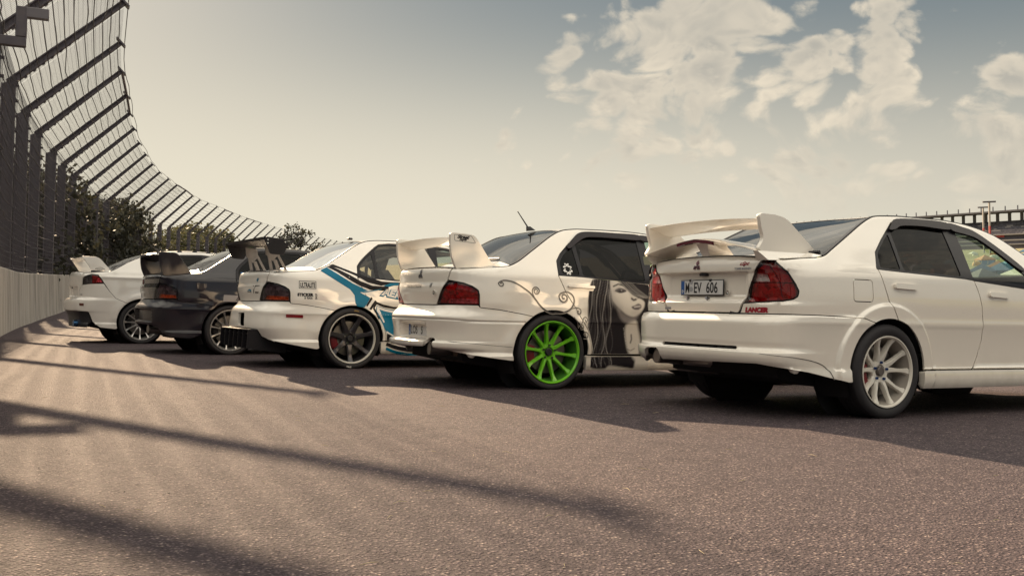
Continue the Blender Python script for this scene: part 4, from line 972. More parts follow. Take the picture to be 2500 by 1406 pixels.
def build_body(S, sp, root, P, **opt):
    """P: paint material; sp: outline spec in (|u|, z)"""
    fn, ft = S.PN, S.TN
    uw, uf = float(S.uX(0)), float(S.uX(sp['wb'])); zw, ra = sp['zw'], sp['ra']; L = S.L
    E = lambda u: (u, float(S.E(u)) - .0006)
    ang = lambda p, c: math.atan2(p[1] - zw, p[0] - c)
    Epath = lambda a_, b_, n=60: [E(u) for u in np.linspace(a_, b_, n)]
    rows = lambda a_, b_: np.array([(u, float(S.E(u)) - d) for u in np.linspace(a_, b_, 120) for d in (.004, .010, .018)])
    bt = sp['bump_top']; dc = sp['door_cut']; dlo = sp['dlo']; lo = sp['light_outer']; fc = sp['fcut']; belt = sp['belt']; zs = sp['sill']
    tb, td = ang(bt[-1], uw), ang(dc[0], uw)
    on = lambda t, c: (c + ra * cos(t), zw + ra * sin(t))
    uap = float(S.uX(sp['xap']))
    crows = lambda a_, b_, zs_: np.array([(u, z) for z in zs_ for u in np.arange(a_, b_, .02)]) if zs_ else None
    both = lambda name, p, mt: (put(name, mirror(p), mt, root), put(name, p, mt, root))
    rings = np.array([(uw + r_ * cos(t), zw + r_ * sin(t)) for r_ in sp.get('flare_rings', []) for t in np.arange(-.15, pi + .3, .018 / r_)]).reshape(-1, 2)
    def withr(x): return np.vstack([x, rings]) if x is not None and len(rings) else (x if x is not None else (rings if len(rings) else None))
    # ---- body side: rear quarter, pillars and roof rail
    q0 = sp.get('q0', 0); free = sp.get('free_door', False); ts = math.asin((zs - zw) / ra)
    if free: td = ts
    Q = bt[q0:-1] + arc(uw, zw, ra, tb, td, 26) + (dc if free else dc[1:]) + dlo + [(uap, dlo[-1][1] - .02)] + Epath(uap, lo[0][0], 130) + lo[1:]
    flap = sp.get('flap'); hl = [rc([(a_, b_) for a_, b_ in ((flap[0], flap[2]), (flap[1], flap[2]), (flap[1], flap[3]), (flap[0], flap[3]))], .03, 6)] if flap else []
    p = sheet(fn, rc(Q, .004, 2), hl, .024, 0, .014, extra=withr(rows(lo[0][0], uap)))
    # deck shoulder between lid and quarter panel, on the top surface
    xs_ = np.linspace(sp['xlid'][0], sp['xlid'][1], 24); yl = sp['ylid']
    rim = lambda x: float(np.interp(x, *S.ye))
    rear_rim = [tuple(S.P(np.array([u]), np.array([S.E(u)]))[0][:2]) for u in np.linspace(sp['u_lid'], sp['u_lid'] + .35, 20)]
    rear_rim = [q for q in rear_rim if q[0] < sp['xlid'][0] + .25]
    rr_end = rear_rim[-1][0]
    poly = [(q[0], q[1]) for q in rear_rim] + [(x, rim(x) - .0005) for x in np.linspace(rr_end + .01, sp['xlid'][1], 30)] + [(sp['xlid'][1], yl - .03), (sp['xlid'][1] - .08, yl)] + [(rear_rim[0][0] + .02, yl)]
    d = sheet(ft, np.array(poly), (), .03, 0, .0, gap=0)
    both('quarter_panel', join(p, d), P)
    if flap: put('fuel_flap', sheet(lambda u, z, o_: fn(-u, z, o_), inset(hl[0], .002), (), .03, 0, .010), P, root)
    if flap: put('fuel_flap_blank', mirror(sheet(lambda u, z, o_: fn(-u, z, o_), inset(hl[0], -.0005), (), .03, 0, 0, gap=0)), P, root)
    # ---- rear door
    t0 = math.asin((zs - zw) / ra)
    D = ([dc[0]] if free else arc(uw, zw, ra, td, t0, 26)) + fc + [b_ for b_ in belt[::-1] if b_[0] < fc[-1][0]] + dc[::-1][:-1]
    both('rear_door', sheet(fn, rc(D, .004, 2), (), .024, 0, .014, extra=withr(None)), P)
    # ---- front door
    f2 = sp['fcut2']
    D = [fc[0]] + f2 + [b_ for b_ in belt[::-1] if b_[0] > fc[-1][0]] + fc[::-1][:-1]
    both('front_door', sheet(fn, rc(D, .004, 2), (), .03, 0, .014), P)
    # ---- front fender, bumper, bonnet
    t1 = pi - math.asin((zs - zw) / ra); ufr = float(S.uX(sp['xff'])); tf = math.atan2(.62 - zw, .24)
    D = [f2[0]] + arc(uf, zw, ra, t1, tf, 26)[0:] + [(ufr, .62)] + Epath(ufr, uap, 40) + f2[::-1][:-1]
    both('front_fender', sheet(fn, rc(D, .004, 2), (), .03, 0, .014), P)
    D = arc(uf, zw, ra, tf, math.asin((.24 - zw) / ra), 14) + [(L - .004, .22), (L - .004, .60), (ufr, .61)]
    both('front_bumper', sheet(fn, np.array(D), (), .035, 0, .014, gap=.002), P)
    D = [(ufr, .63)] + [(L - .004, .62)] + Epath(L - .004, ufr, 30)
    hd = rc([(ufr + .05, .64), (ufr + .45, .63), (ufr + .45, .70), (ufr + .05, .74)], .02)
    both('front_panel', sheet(fn, np.array(D), [hd], .035, 0, .012, gap=.002), P)
    both('headlight', sheet(fn, inset(hd, .002), (), .03, -.004, .02, gap=0), G_CLENS)
    frim = [tuple(S.P(np.array([u]), np.array([S.E(u)]))[0][:2]) for u in np.linspace(uap, L, 60)]
    xc = sp['xcowl']
    pl = [(x, y) for x, y in frim if x > xc]; pl = [(xc, rim(xc) - .002)] + pl; pl = pl + [(x, -y) for x, y in pl[::-1]][1:]
    put('bonnet', sheet(ft, np.array(pl), (), .05, 0, .01, gap=.003), P, root)
    # ---- roof, windscreen, rear window
    rw, ws = sp['rw'], sp['ws']
    side_pts = lambda a_, b_, n, g_=.004: [(x, rim(x) - g_) for x in np.linspace(a_, b_, n)]
    cur = lambda c0, c1, y0, n=17: [(c0 + (c1 - c0) * (y / y0) ** 2, y) for y in np.linspace(y0, -y0, n)]   # (centre x, edge x)
    y_t = rim(rw[3]) - .004; y_w = rim(ws[1]) - .004
    pl = side_pts(rw[3], ws[1], 40) + cur(ws[0], ws[1], y_w) + [(x, -y) for x, y in side_pts(rw[3], ws[1], 40)[::-1]] + cur(rw[2], rw[3], y_t)[::-1]
    put('roof', sheet(ft, np.array(pl), (), .045, 0, .012, gap=.002), P, root)
    y_b = rim(rw[1]) - .004
    outer = side_pts(rw[1], rw[3], 30) + cur(rw[2], rw[3], y_t) + [(x, -y) for x, y in side_pts(rw[1], rw[3], 30)[::-1]] + cur(rw[0], rw[1], y_b)[::-1]
    ring = inset(seg_resample(np.array(outer), .02), .016)
    put('rear_window', sheet(ft, ring, (), .05, -.003, 0, gap=0), sp.get('g_rear', G_REAR), root)
    put('rear_window_seal', sheet(ft, np.array(outer), [ring], .02, -.001, .012, gap=.001), MATS['trim_black'], root)
    y_c = rim(ws[3]) - .004
    outer = side_pts(ws[1], ws[3], 30) + cur(ws[2], ws[3], y_c) + [(x, -y) for x, y in side_pts(ws[1], ws[3], 30)[::-1]] + cur(ws[0], ws[1], y_w)[::-1]
    ring = inset(seg_resample(np.array(outer), .02), .02)
    put('windscreen', sheet(ft, ring, (), .06, -.003, 0, gap=0), G_CLEAR, root)
    put('windscreen_seal', sheet(ft, np.array(outer), [ring], .03, -.001, .012, gap=.001), MATS['trim_black'], root)
    pl = [(ws[3] + .004, y_c)] + [(xc - .004, rim(xc) - .004), (xc - .004, -rim(xc) + .004), (ws[3] + .004, -y_c)] + [(x + .004, y) for x, y in cur(ws[2], ws[3], y_c)[::-1]][1:-1]
    put('cowl', sheet(ft, np.array(pl), (), .06, -.004, 0, gap=0), MATS['black_plastic'], root)
    for sg in (1, -1):
        pts = S.P(sg * np.linspace(S.uX(rw[1]), uap, 70), S.E(np.linspace(S.uX(rw[1]), uap, 70))) + np.array([0, 0, -.002])
        Geo().tube(pts, .0075, 6).done('gutter_moulding', MATS['trim_black'], root, fix=False)
    # ---- side glass
    bl = [b_ for b_ in belt]
    outer = dlo + [(uap - .02, dlo[-1][1] - .03)] + bl[::-1]
    outer = rc(outer, .012, 3); panes = [rc(q, .025, 4) for q, g_ in sp['panes']]
    ctr = sheet(fn, outer, panes, .03, -.004, .010, gap=.001)
    both('window_frame', ctr, MATS['trim_black'])
    for q, (_, g_) in zip(panes, sp['panes']): both('side_window', sheet(fn, q, (), .05, -.009, 0, gap=-.003), g_)
    # ---- boot lid: rear face + top
    ls = sp['lid_side']; face = [(a_, b_) for a_, b_ in ls] + Epath(ls[-1][0], -ls[-1][0], 40)[0:] + [(-a_, b_) for a_, b_ in ls[::-1]]
    holes = []
    lf = sheet(fn, rc(face, .012, 3), holes, .022, 0, .014, extra=np.vstack([np.array([(u, float(S.E(u)) - d) for u in np.linspace(-ls[-1][0], ls[-1][0], 60) for d in (.004, .010, .018)]), crows(-.6, .6, sp['lid_creases'])]))
    rl = [tuple(S.P(np.array([u]), np.array([S.E(u)]))[0][:2]) for u in np.linspace(ls[-1][0], -ls[-1][0], 40)]
    xl = rw[0]; tp = [(rl[0][0] + .02, yl - .004), (sp['xlid'][1] - .08, yl - .004), (sp['xlid'][1] - .01, yl - .034)] + cur(rw[0] - .004, sp['xlid'][1] - .006, yl - .034)[1:-1] + [(sp['xlid'][1] - .01, -yl + .034), (sp['xlid'][1] - .08, -yl + .004), (rl[0][0] + .02, -yl + .004)] + rl[::-1]
    lt_ = sheet(ft, np.array(tp), (), .05, 0, 0, gap=0)
    put('boot_lid', join(lf, lt_), sp.get('lid_paint', P), root)
    # ---- rear bumper in one piece round the tail
    bb_r, bb_l = sp['bump_bot_r'], sp['bump_bot_l']          # from right arch to centre, centre to left arch (|u|)
    ta = ang(bb_r[0], uw)
    right = [(-a_, b_) for a_, b_ in bt[:-1]] + [(-a_, b_) for a_, b_ in arc(uw, zw, ra, tb, ta if ta > 0 else ta + 2 * pi, 14)] + [(-a_, b_) for a_, b_ in bb_r[1:]]
    left = [(a_, b_) for a_, b_ in bb_l[:-1]] + arc(uw, zw, ra, ta if ta > 0 else ta + 2 * pi, tb, 14) + bt[:-1][::-1]
    bm_ = sheet(fn, rc(right + left, .006, 2), [rc(q, .015, 4) for q in sp.get('bump_holes', [])], .022, 0, .03, gap=.002, extra=np.vstack([crows(-1.25, 1.25, sp['bump_creases']), rings, rings * [-1, 1]]))
    put('rear_bumper', bm_, P, root)
    # ---- tail lamps
    lt = sp['light']
    for sg in (-1, 1):
        e = empty('tail_light'); e.parent = root
        f_ = (lambda u, z, o_: fn(sg * u, z, o_))
        loop = rc(lt, .012, 4)
        for nm, poly, mtl in sp['lenses']:
            q = loop if poly is None else rc(poly, .006, 3)
            hs = [inset(rc(p2, .006, 3), .0005) for _, p2, _ in sp['lenses'] if p2 is not None] if poly is None else []
            v = sheet(f_, inset(q, .002), hs, .03, .003 if poly is None else .004, .012, gap=0)
            put(nm, v, mtl, e)
        put('lamp_housing', sheet(f_, inset(loop, .004), (), .03, -.022, 0, gap=0), sp.get('facet', M_FACET), e)
        put('lamp_seal', sheet(f_, inset(loop, -.002), [inset(loop, .0035)], .02, .0005, .02, gap=0), MATS['trim_black'], e)
    # ---- side skirt
    k0, k1 = uw + ra * .93, uf - ra * .93; z0, z1 = sp['skirt']
    both('side_skirt', sheet(lambda u, z, o_: fn(u, z, o_), rc([(k0, z1), (k1, z1), (k1, z0), (k0, z0)], .02), (), .03, .006, .05, gap=.002), P)
    # ---- dark inner shell, arch liners and floor
    D = [(.30, .44), (.60, .40), (.85, .34), (uw - .40, .285), (uw - .40, .66)] + arc(uw, zw, ra + .05, 2.2, .45, 10) + [(uw + .42, .33), (uf - .42, .33)] + arc(uf, zw, ra + .05, 2.6, .6, 10) + [(uf + .45, .35), (L - .2, .35), (L - .2, .60), (uap, .80), (uap - .3, .86), (1.6, .90), (.3, .90)]
    both('inner_shell', sheet(fn, np.array(D), (), .08, -.033, 0, gap=0), MATS['under_black'])
    for xw in (0, sp['wb']):
        for sg in (-1, 1):
            g = Geo(); yo = float(np.interp(xw, S.X[:900], S.Y[:900])) - .028; secs = []
            for t in np.linspace(-.5, pi + .5, 18): secs.append([(xw + (ra + .012) * cos(t), sg * yo, zw + (ra + .012) * sin(t)), (xw + (ra + .03) * cos(t), sg * .56, zw + (ra + .03) * sin(t))])
            g.loft(secs, closed=False, cap=False)
            g.add([(xw + (ra + .05) * cos(t), sg * .57, zw + (ra + .05) * sin(t)) for t in np.linspace(0, 2 * pi, 20, endpoint=False)], [tuple(range(20))])
            g.done('arch_liner', MATS['under_black'], root, fix=False)
    g = Geo(); zf = sp.get('floor', .20)
    g.loft([[(-.70, -.55, zf + .06), (-.70, .55, zf + .06), (-.70, .55, .48), (-.70, -.55, .48)], [(-.40, -.57, zf), (-.40, .57, zf), (-.40, .57, .48), (-.40, -.57, .48)], [(.40, -.57, zf), (.40, .57, zf), (.40, .57, .40), (.40, -.57, .40)],
            [(.45, -.80, zf), (.45, .80, zf), (.45, .80, .38), (.45, -.80, .38)], [(sp['wb'] - .42, -.80, zf), (sp['wb'] - .42, .80, zf), (sp['wb'] - .42, .80, .38), (sp['wb'] - .42, -.80, .38)], [(sp['wb'] - .38, -.57, zf), (sp['wb'] - .38, .57, zf), (sp['wb'] - .38, .57, .5), (sp['wb'] - .38, -.57, .5)],
            [(sp['wb'] + .75, -.55, zf + .03), (sp['wb'] + .75, .55, zf + .03), (sp['wb'] + .75, .55, .55), (sp['wb'] + .75, -.55, .55)]])
    g.done('underbody', MATS['under_black'], root, smooth=False)
    # rear axle, silencer
    Geo().tube([(0, -.62, .30), (0, .62, .30)], .035, 8).done('rear_axle', MATS['under_black'], root)
    for sg in (-1, 1):
        Geo().tube([(.02, sg * .60, .30), (.45, sg * .42, .24)], .03, 6).done('control_arm', MATS['under_black'], root)
    # ---- cabin
    if opt.get('interior', True):
        g = Geo(); g.bbox((sp['xap'] - .42, -.68, .62), (sp['xap'] + .15, .68, .90), .06); g.bbox((sp['xap'] - .30, .15, .88), (sp['xap'] - .05, .6, 1.0), .05); g.done('dashboard', MATS['interior_dark'], root)
        th = np.linspace(0, 2 * pi, 25); cx, cy, cz = sp['xap'] - .52, .36, .93
        Geo().tube([(cx - .07 * sin(t), cy + .18 * cos(t), cz + .17 * sin(t)) for t in th], .016, 7, cap=False).done('steering_wheel', MATS['interior_dark'], root, fix=False)
        for (sx, sy) in ((.92, .37), (.92, -.37)):
            g = Geo(); g.bbox((sx - .28, sy - .25, .38), (sx + .27, sy + .25, .56), .05)
            g.loft([[(sx - .22, sy - .25, .5), (sx - .10, sy - .25, .5), (sx - .10, sy + .25, .5), (sx - .22, sy + .25, .5)], [(sx - .42, sy - .24, .95), (sx - .31, sy - .24, .95), (sx - .31, sy + .24, .95), (sx - .42, sy + .24, .95)], [(sx - .46, sy - .14, 1.08), (sx - .37, sy - .14, 1.08), (sx - .37, sy + .14, 1.08), (sx - .46, sy + .14, 1.08)]])
            g.bbox((sx - .53, sy - .13, 1.08), (sx - .42, sy + .13, 1.25), .04); g.done('front_seat', MATS['seat_cloth'], root)
        g = Geo(); g.bbox((-.05, -.62, .40), (.45, .62, .60), .06); g.loft([[(-.12, -.64, .5), (.03, -.64, .5), (.03, .64, .5), (-.12, .64, .5)], [(-.36, -.6, 1.0), (-.25, -.6, 1.0), (-.25, .6, 1.0), (-.36, .6, 1.0)]]); g.bbox((-.75, -.62, .93), (-.28, .62, .985), .02); g.done('rear_seat', MATS['seat_cloth'], root)
        Geo().bbox((-.30, -.72, .36), (sp['xap'] + .1, .72, .42), .02).done('cabin_floor', MATS['under_black'], root)
def handle(S, root, sp_h, P, sides=(-1, 1)):
    """pull handle: recessed cup with a bar across it"""
    u0, u1, z0, z1 = sp_h
    for sg in sides:
        f_ = (lambda u, z, o_: S.PN(sg * u, z, o_)); e = empty('door_handle'); e.parent = root
        slope = lambda u, z: z
        put('cup', sheet(f_, rc([(u0 + .045, z0 - .022), (u1 - .004, z0 - .022), (u1 - .004, z1 - .012), (u0 + .045, z1 - .012)], .014), (), .02, .0015, 0, gap=0), MATS['black_plastic'] if sp_h is None else P, e)
        put('grip', sheet(f_, rc([(u0, z0 + .004), (u1, z0 - .004), (u1, z1 - .006), (u0 + .04, z1), (u0, z1)], .010), (), .02, .022, .022, gap=0), P, e)
def plate(root, loc, w, text, rx=0., lean=0., frame=True):
    """German licence plate lying in the Y-Z plane, facing -X"""
    e = empty('licence_plate', loc); e.parent = root; e.rotation_euler = (0, lean, 0)
    mat('plate_white', (.62, .62, .62), .35); mat('plate_black', (.012, .012, .016), .4); mat('plate_blue', (.02, .09, .30), .35)
    Geo().bbox((-.004, -w / 2, -.055), (.004, w / 2, .055), .003).done('plate_frame', MATS['plate_black'], e)
    Geo().bbox((-.007, -w / 2 + .006, -.049), (.0, w / 2 - .006, .049), .002).done('plate_sheet', MATS['plate_white'], e)
    Geo().bbox((-.0085, w / 2 - .046, -.047), (-.002, w / 2 - .008, .047), .001).done('country_band', MATS['plate_blue'], e)
    V, F = text_mesh('D', .028, .001); mk('lettering', np.c_[np.full(len(V), -.0092), w / 2 - .018 - V[:, 0], V[:, 1] - .036], F[:, ::-1], MATS['plate_white'], e, smooth=False)
    for body, y0, sx in text:
        V, F = text_mesh(body, .104, .0016, spacing=1.0); mk('lettering', np.c_[np.full(len(V), -.0085), y0 - V[:, 0] * sx, V[:, 1] - .036], F[:, ::-1], MATS['plate_black'], e, smooth=False)
    return e
# ================================================================== the five cars
CARS = [(2.107, 7.775, 60.534), (-.047, 9.664, 62.333), (-2.127, 11.931, 60.304), (-4.051, 14.243, 59.68), (-6.21, 17.08, 59.403)]
def car_root(k, name, label):
    x, y, a_ = CARS[k]
    # local +X forward: world forward = (sin a, cos a)
    e = empty(name, (x, y, 0), rad(90 - a_)); tag(e, label, 'car', 'saloon cars parked in a row'); return e
WHITE = paint('pearl_white', (.83, .775, .695)); WHITE2 = paint('solid_white', (.83, .78, .705)); WHITE3 = paint('race_white', (.84, .80, .74)); WHITE4 = paint('cool_white', (.81, .77, .72)); DARK = paint('dark_purple', (.010, .008, .014), .0, .35, .4, .15)
D_BLACK = mat('decal_black', (.010, .009, .012), .4, spec=.25); D_BLUE = mat('decal_blue', (.0, .15, .27), .4, spec=.3); D_WHITE = mat('decal_white', (.75, .73, .70), .35, coat=.5); D_RED = mat('badge_red', (.30, .015, .03), .3, coat=.5); D_GREY = mat('badge_grey', (.22, .22, .25), .4)
W_WHITE = mat('wheel_white', (.70, .66, .59), .32, coat=.5); W_GREEN = mat('wheel_green', (.15, .50, .02), .30, coat=.6, bump=(400, .05)); W_BLACK = mat('wheel_gunmetal', (.05, .048, .055), .30, .5, coat=.4); W_SILV = mat('wheel_silver', (.52, .50, .49), .30, .75); W_LIP = mat('polished_lip', (.78, .75, .69), .25, .35)
mat('nut_blue', (.02, .06, .22), .25, .8); mat('carbon', (.012, .011, .014), .45, spec=.25, coat=.12, noise=(90, (.022, .021, .025), .8))
def diamonds(S, root, u0, z0, s, mt, name='emblem'):
    """three-diamond emblem"""
    g = None
    for k in range(3):
        a_ = pi / 2 + k * 2 * pi / 3; d1 = np.array([cos(a_), sin(a_)]) * s * .62; w_ = np.array([-sin(a_), cos(a_)]) * s * .25; c0 = np.array([0, 0]) + d1 * .04
        q = np.array([c0, c0 + d1 * .5 + w_, c0 + d1, c0 + d1 * .5 - w_]); q = q + [0, 0]
        P = [(u0 - x, z0 + y) for x, y in q]
        v = sheet(S.PN, np.array(P), (), .02, .007, .006, gap=0); g = v if g is None else join(g, v)
    return put(name, g, mt, root)
def endplate(root, y, prof, th, mt, name='endplate', inner=1):
    """vertical wing endplate: side profile (X, Z) with rounded edges"""
    P = rc(prof, .02, 4); P = seg_resample(P, .03); c = P.mean(0); secs = []
    for t, k in ((-th / 2, .985), (-th * .3, 1.0), (th * .3, 1.0), (th / 2, .985)):
        secs.append([(c[0] + (x - c[0]) * k, y + t, c[1] + (z - c[1]) * k) for x, z in P])
    return Geo().loft(secs).done(name, mt, root, angle=40)
def aerofoil(root, ys, x0, z0, chord, tilt, thick, mt, name='wing_blade', camber=None, droop=None):
    """wing blade spanning ys (list), leading edge forward; x0,z0 callables of y give the trailing edge"""
    secs = []
    for y in ys:
        pts = []
        for t in (0, .06, .2, .45, .75, 1.0): pts.append((t, thick * (1.0 * math.sqrt(t) * (1 - t) * 1.6 + .10 * (1 - t) + .04)))
        up = [(t, h) for t, h in pts]; dn = [(t, -h * .35 - .0) for t, h in pts[::-1]]
        xx, zz = x0(y), z0(y); c_, s_ = cos(tilt), sin(tilt)
        sec = []
        for t, h in up + dn:
            fx = (1 - t) * chord; sec.append((xx + fx * c_ + h * s_, y, zz - fx * s_ + h * c_))
        secs.append(sec)
    return Geo().loft(secs).done(name, mt, root, angle=45)
# ------------------------------------------------------------------ rightmost car
S0 = Surf(VI); r0 = car_root(0, 'saloon_car', 'white saloon with white spoked wheels and tall white wing, nearest the camera')
uw0 = float(S0.uX(0))
SP_VI = dict(flare_rings=[.372, .395, .418, .430, .438, .446, .454, .462, .470], lid_creases=[.744, .752, .757, .763, .948, .954, .960, .967], bump_creases=[.38, .41, .428, .4365, .4405, .645, .658, .668, .6755], wb=2.51, zw=.315, ra=.35, sill=.327, xap=2.02, xcowl=2.12, xff=2.98, skirt=(.195, .318), floor=.20,
    bump_top=[(.385, .679), (.608, .680), (.727, .681), (.95, .679), (1.181, .673), (1.339, .665), (1.431, .646)],
    light=[(.583, 1.034), (.657, 1.030), (.754, .950), (.803, .875), (.823, .831), (.816, .799), (.788, .782), (.725, .770), (.426, .753), (.460, .840), (.511, .940), (.554, 1.006)],
    light_outer=[(.60, 1.04), (.605, 1.036), (.657, 1.033), (.756, .952), (.805, .876), (.826, .831), (.818, .797), (.789, .779), (.725, .767), (.424, .750), (.40, .70)],
    lid_side=[(.375, .684), (.413, .750), (.460, .843), (.507, .942), (.55, 1.008), (.575, 1.04)], u_lid=.585, xlid=(-.86, -.50), ylid=.58,
    door_cut=[(1.650, .664), (1.580, .784), (1.539, .896), (1.512, .998)],
    dlo=[(1.502, 1.003), (1.53, 1.06), (1.555, 1.116), (1.665, 1.208), (1.784, 1.296), (1.84, 1.338), (1.895, 1.362), (2.145, 1.373), (2.396, 1.368), (2.483, 1.360), (2.711, 1.311), (2.87, 1.20), (3.054, 1.06), (3.30, .93)],
    belt=[(1.515, .999), (1.758, .987), (2.355, .963), (2.443, .954), (3.006, .910), (3.35, .885)],
    fcut=[(2.454, .327), (2.50, .42), (2.535, .527), (2.537, .65), (2.521, .769), (2.49, .86), (2.452, .952)],
    fcut2=[(3.50, .327), (3.60, .60), (3.60, .80), (3.54, .90)],
    rw=(-.60, -.50, .235, .125), ws=(1.27, 1.18, 1.96, 1.86),
    panes=[([(1.545, 1.012), (1.578, 1.112), (1.68, 1.198), (1.765, 1.262), (1.735, 1.001)], G_DARK), ([(1.765, 1.000), (1.80, 1.285), (1.86, 1.335), (1.90, 1.345), (2.37, 1.345), (2.335, .978)], G_DARK), ([(2.455, .968), (2.505, 1.338), (2.70, 1.285), (2.86, 1.18), (3.04, 1.04), (3.20, .935)], G_CLEAR)],
    flap=(1.255, 1.435, .773, .925),
    bump_bot_r=[(1.222, .247), (1.20, .245), (.888, .312), (.595, .358), (.3, .352), (0, .345)], bump_bot_l=[(.30, .340), (.352, .336), (.358, .40), (.385, .418), (.50, .418), (.535, .40), (.56, .345), (.888, .312), (1.20, .245), (1.222, .247)],
    bump_holes=[[(-.43, .4445), (.345, .4445), (.345, .466), (-.43, .466)]],
    lenses=[('red_lens', None, G_RED), ('reverse_lens', [(.530, .946), (.615, .940), (.638, .892), (.492, .892)], G_CLENS)], facet=facet_material('lamp_reflector_red', (.30, .28, .28), (.85, .82, .80), 42))
build_body(S0, SP_VI, r0, WHITE)
handle(S0, r0, (uw0 + .055, uw0 + .27, .868, .905), WHITE); handle(S0, r0, (uw0 + 1.02, uw0 + 1.235, .835, .872), WHITE)
# vent slats and cavity in the bumper
Geo().bbox((-.93, -.46, .435), (-.80, .40, .475), .004).done('vent_cavity', MATS['under_black'], r0)
for k in range(4):
    y = .34 - k * .19
    Geo().bbox((-.955, y - .075 - .09, .448), (-.93, y + .075 - .09, .453), .002).done('vent_slat', MATS['black_plastic'], r0)
ribbon(S0, r0, [(.62, .425), (.80, .405), (.95, .378), (1.03, .345), (1.075, .29), (1.09, .262)], [.002, .005, .006, .006], mat('crease_shade', (.10, .09, .09), .6), 'lip_crease_shade', .0022)  # dark line painted for the shade along the lip's crease
# tow lip under bumper and silencer
Geo().tube([(-.93, .45, .355), (-.80, .45, .35), (-.55, .44, .33)], [.052, .050, .055], 20).done('exhaust_pipe', MATS['exhaust'], r0); o = Geo().lathe([(.0, .046), (-.12, .044), (-.12, .001)], 20, axis='Y').done('exhaust_bore', MATS['under_black'], r0)
o.location = (-.934, .45, .355); o.rotation_euler = (0, 0, rad(90))
Geo().bbox((-.72, .05, .24), (-.30, .62, .42), .07).done('silencer', MATS['exhaust'], r0)
Geo().bbox((-.2, -.22, .20), (.25, .22, .36), .06).done('differential', mat('alloy_dirty', (.30, .28, .26), .5, .7, noise=(12, (.12, .11, .10), .8)), r0)
for sg in (-1, 1):
    for pts_ in ([(.482, .889), (.60, .889), (.70, .889), (.80, .886)], [(.60, 1.03), (.66, .96), (.70, .89), (.72, .79)]):
        Q_ = np.array(pts_); P_, N_ = S0.PN(sg * np.r_[Q_[:, 0], Q_[:, 0] + (.0 if pts_[0][1] < .9 else .006)], np.r_[Q_[:, 1], Q_[:, 1] - (.006 if pts_[0][1] < .9 else .0)], .0042); n_ = len(Q_)
        F_ = np.array([t for i in range(n_ - 1) for t in ((i, i + 1, n_ + i), (i + 1, n_ + i + 1, n_ + i))]); mk('lamp_divider', P_, F_, mat('lamp_dark_red', (.05, .004, .010), .3), r0, N=N_)
# wing
for sg in (-1, 1):
    e = empty('wing_endplate'); e.parent = r0
    endplate(e, sg * .60, [(-.938, 1.319), (-.924, 1.336), (-.80, 1.333), (-.730, 1.322), (-.679, 1.300), (-.415, 1.098), (-.45, 1.085), (-.90, 1.082), (-.945, 1.10), (-.905, 1.155), (-.900, 1.185), (-.922, 1.246)], .034, WHITE, 'fin')
    Geo().loft([[(x, sg * y, z) for x, y, z in ((-.90, .56, 1.03), (-.50, .60, 1.045), (-.50, .66, 1.045), (-.90, .665, 1.03))], [(x, sg * y, z) for x, y, z in ((-.95, .575, 1.09), (-.43, .583, 1.09), (-.43, .617, 1.09), (-.95, .617, 1.09))]]).done('foot', WHITE, e, angle=30)
ysp = np.linspace(-.585, .585, 25)
aerofoil(r0, ysp, lambda y: -.915 - .012 * (1 - (y / .585) ** 2), lambda y: 1.302 + .018 * (1 - (y / .585) ** 2), .22, .27, .038, WHITE, 'upper_wing_blade')
lowz = lambda y: np.interp(abs(y), [0, .12, .40, .585], [1.190, 1.180, 1.135, 1.100]); lowx = lambda y: np.interp(abs(y), [0, .3, .585], [-.965, -.965, -.950])
aerofoil(r0, ysp, lowx, lowz, .27, .10, .042, WHITE, 'lower_wing_blade')
g = Geo(); g.loft([[(-.972, y, lowz(y) - .006), (-.955, y, lowz(y) - .002), (-.950, y, lowz(y) - .028), (-.968, y, lowz(y) - .024)] for y in np.linspace(-.19, .19, 13)]); g.done('high_brake_light', mat('dim_red_lens', (.11, .012, .03), .2, coat=1.0), r0)
g = Geo(); g.loft([[(-.86, -.035, 1.075), (-.62, -.03, 1.08), (-.62, .03, 1.08), (-.86, .035, 1.075)], [(-.90, -.06, 1.165), (-.71, -.04, 1.16), (-.71, .04, 1.16), (-.90, .06, 1.165)]]); g.done('wing_centre_support', WHITE, r0, angle=50)
# rear lettering and plate
diamonds(S0, r0, .041, 1.005, .062, mat('emblem_dark_chrome', (.20, .10, .12), .22, .9))
decal_text(S0, r0, 'LANCER', -.440, .693, .040, D_RED, bold=.0036, shear=.25, sx=1.22, off=.003)
decal_text(S0, r0, 'TOMMI MAKINEN', -.345, .972, .0205, D_GREY, bold=.0006, sx=.92, off=.003); decal_text(S0, r0, 'E D I T I O N', -.345, .955, .013, D_GREY, sx=1.55, off=.003)
decal_text(S0, r0, 'cSpt', -.385, 1.002, .034, D_RED, bold=.001, shear=.5, sx=1.35, off=.003); decal_text(S0, r0, 'II', -.42, .992, .022, D_BLACK, sx=1.6, off=.003)
plate(r0, (-.872, .022, .856), .462, [('M', .176, .62), ('EV', .082, .74), ('606', -.052, .80)], lean=.0)
for y, z in ((.130, .898), (.130, .845)):
    g = Geo(); g.lathe([(0, .018), (-.002, .018), (-.002, .0005)], 18, axis='Y'); o = g.done('registration_seal', mat('seal_grey', (.33, .34, .36), .5), r0); o.location = (-.880, y, z); o.rotation_euler = (0, 0, rad(-90))
for y in (.14, -.075):
    Geo().bbox((-.886, y - .012, .897), (-.868, y + .012, .915), .004).done('plate_clip', MATS['black_plastic'], r0)
    Geo().tube([(-.855, y + .02, .768), (-.90, y + .02, .785)], .011, 10).done('rubber_stop', MATS['chrome_dark'], r0)
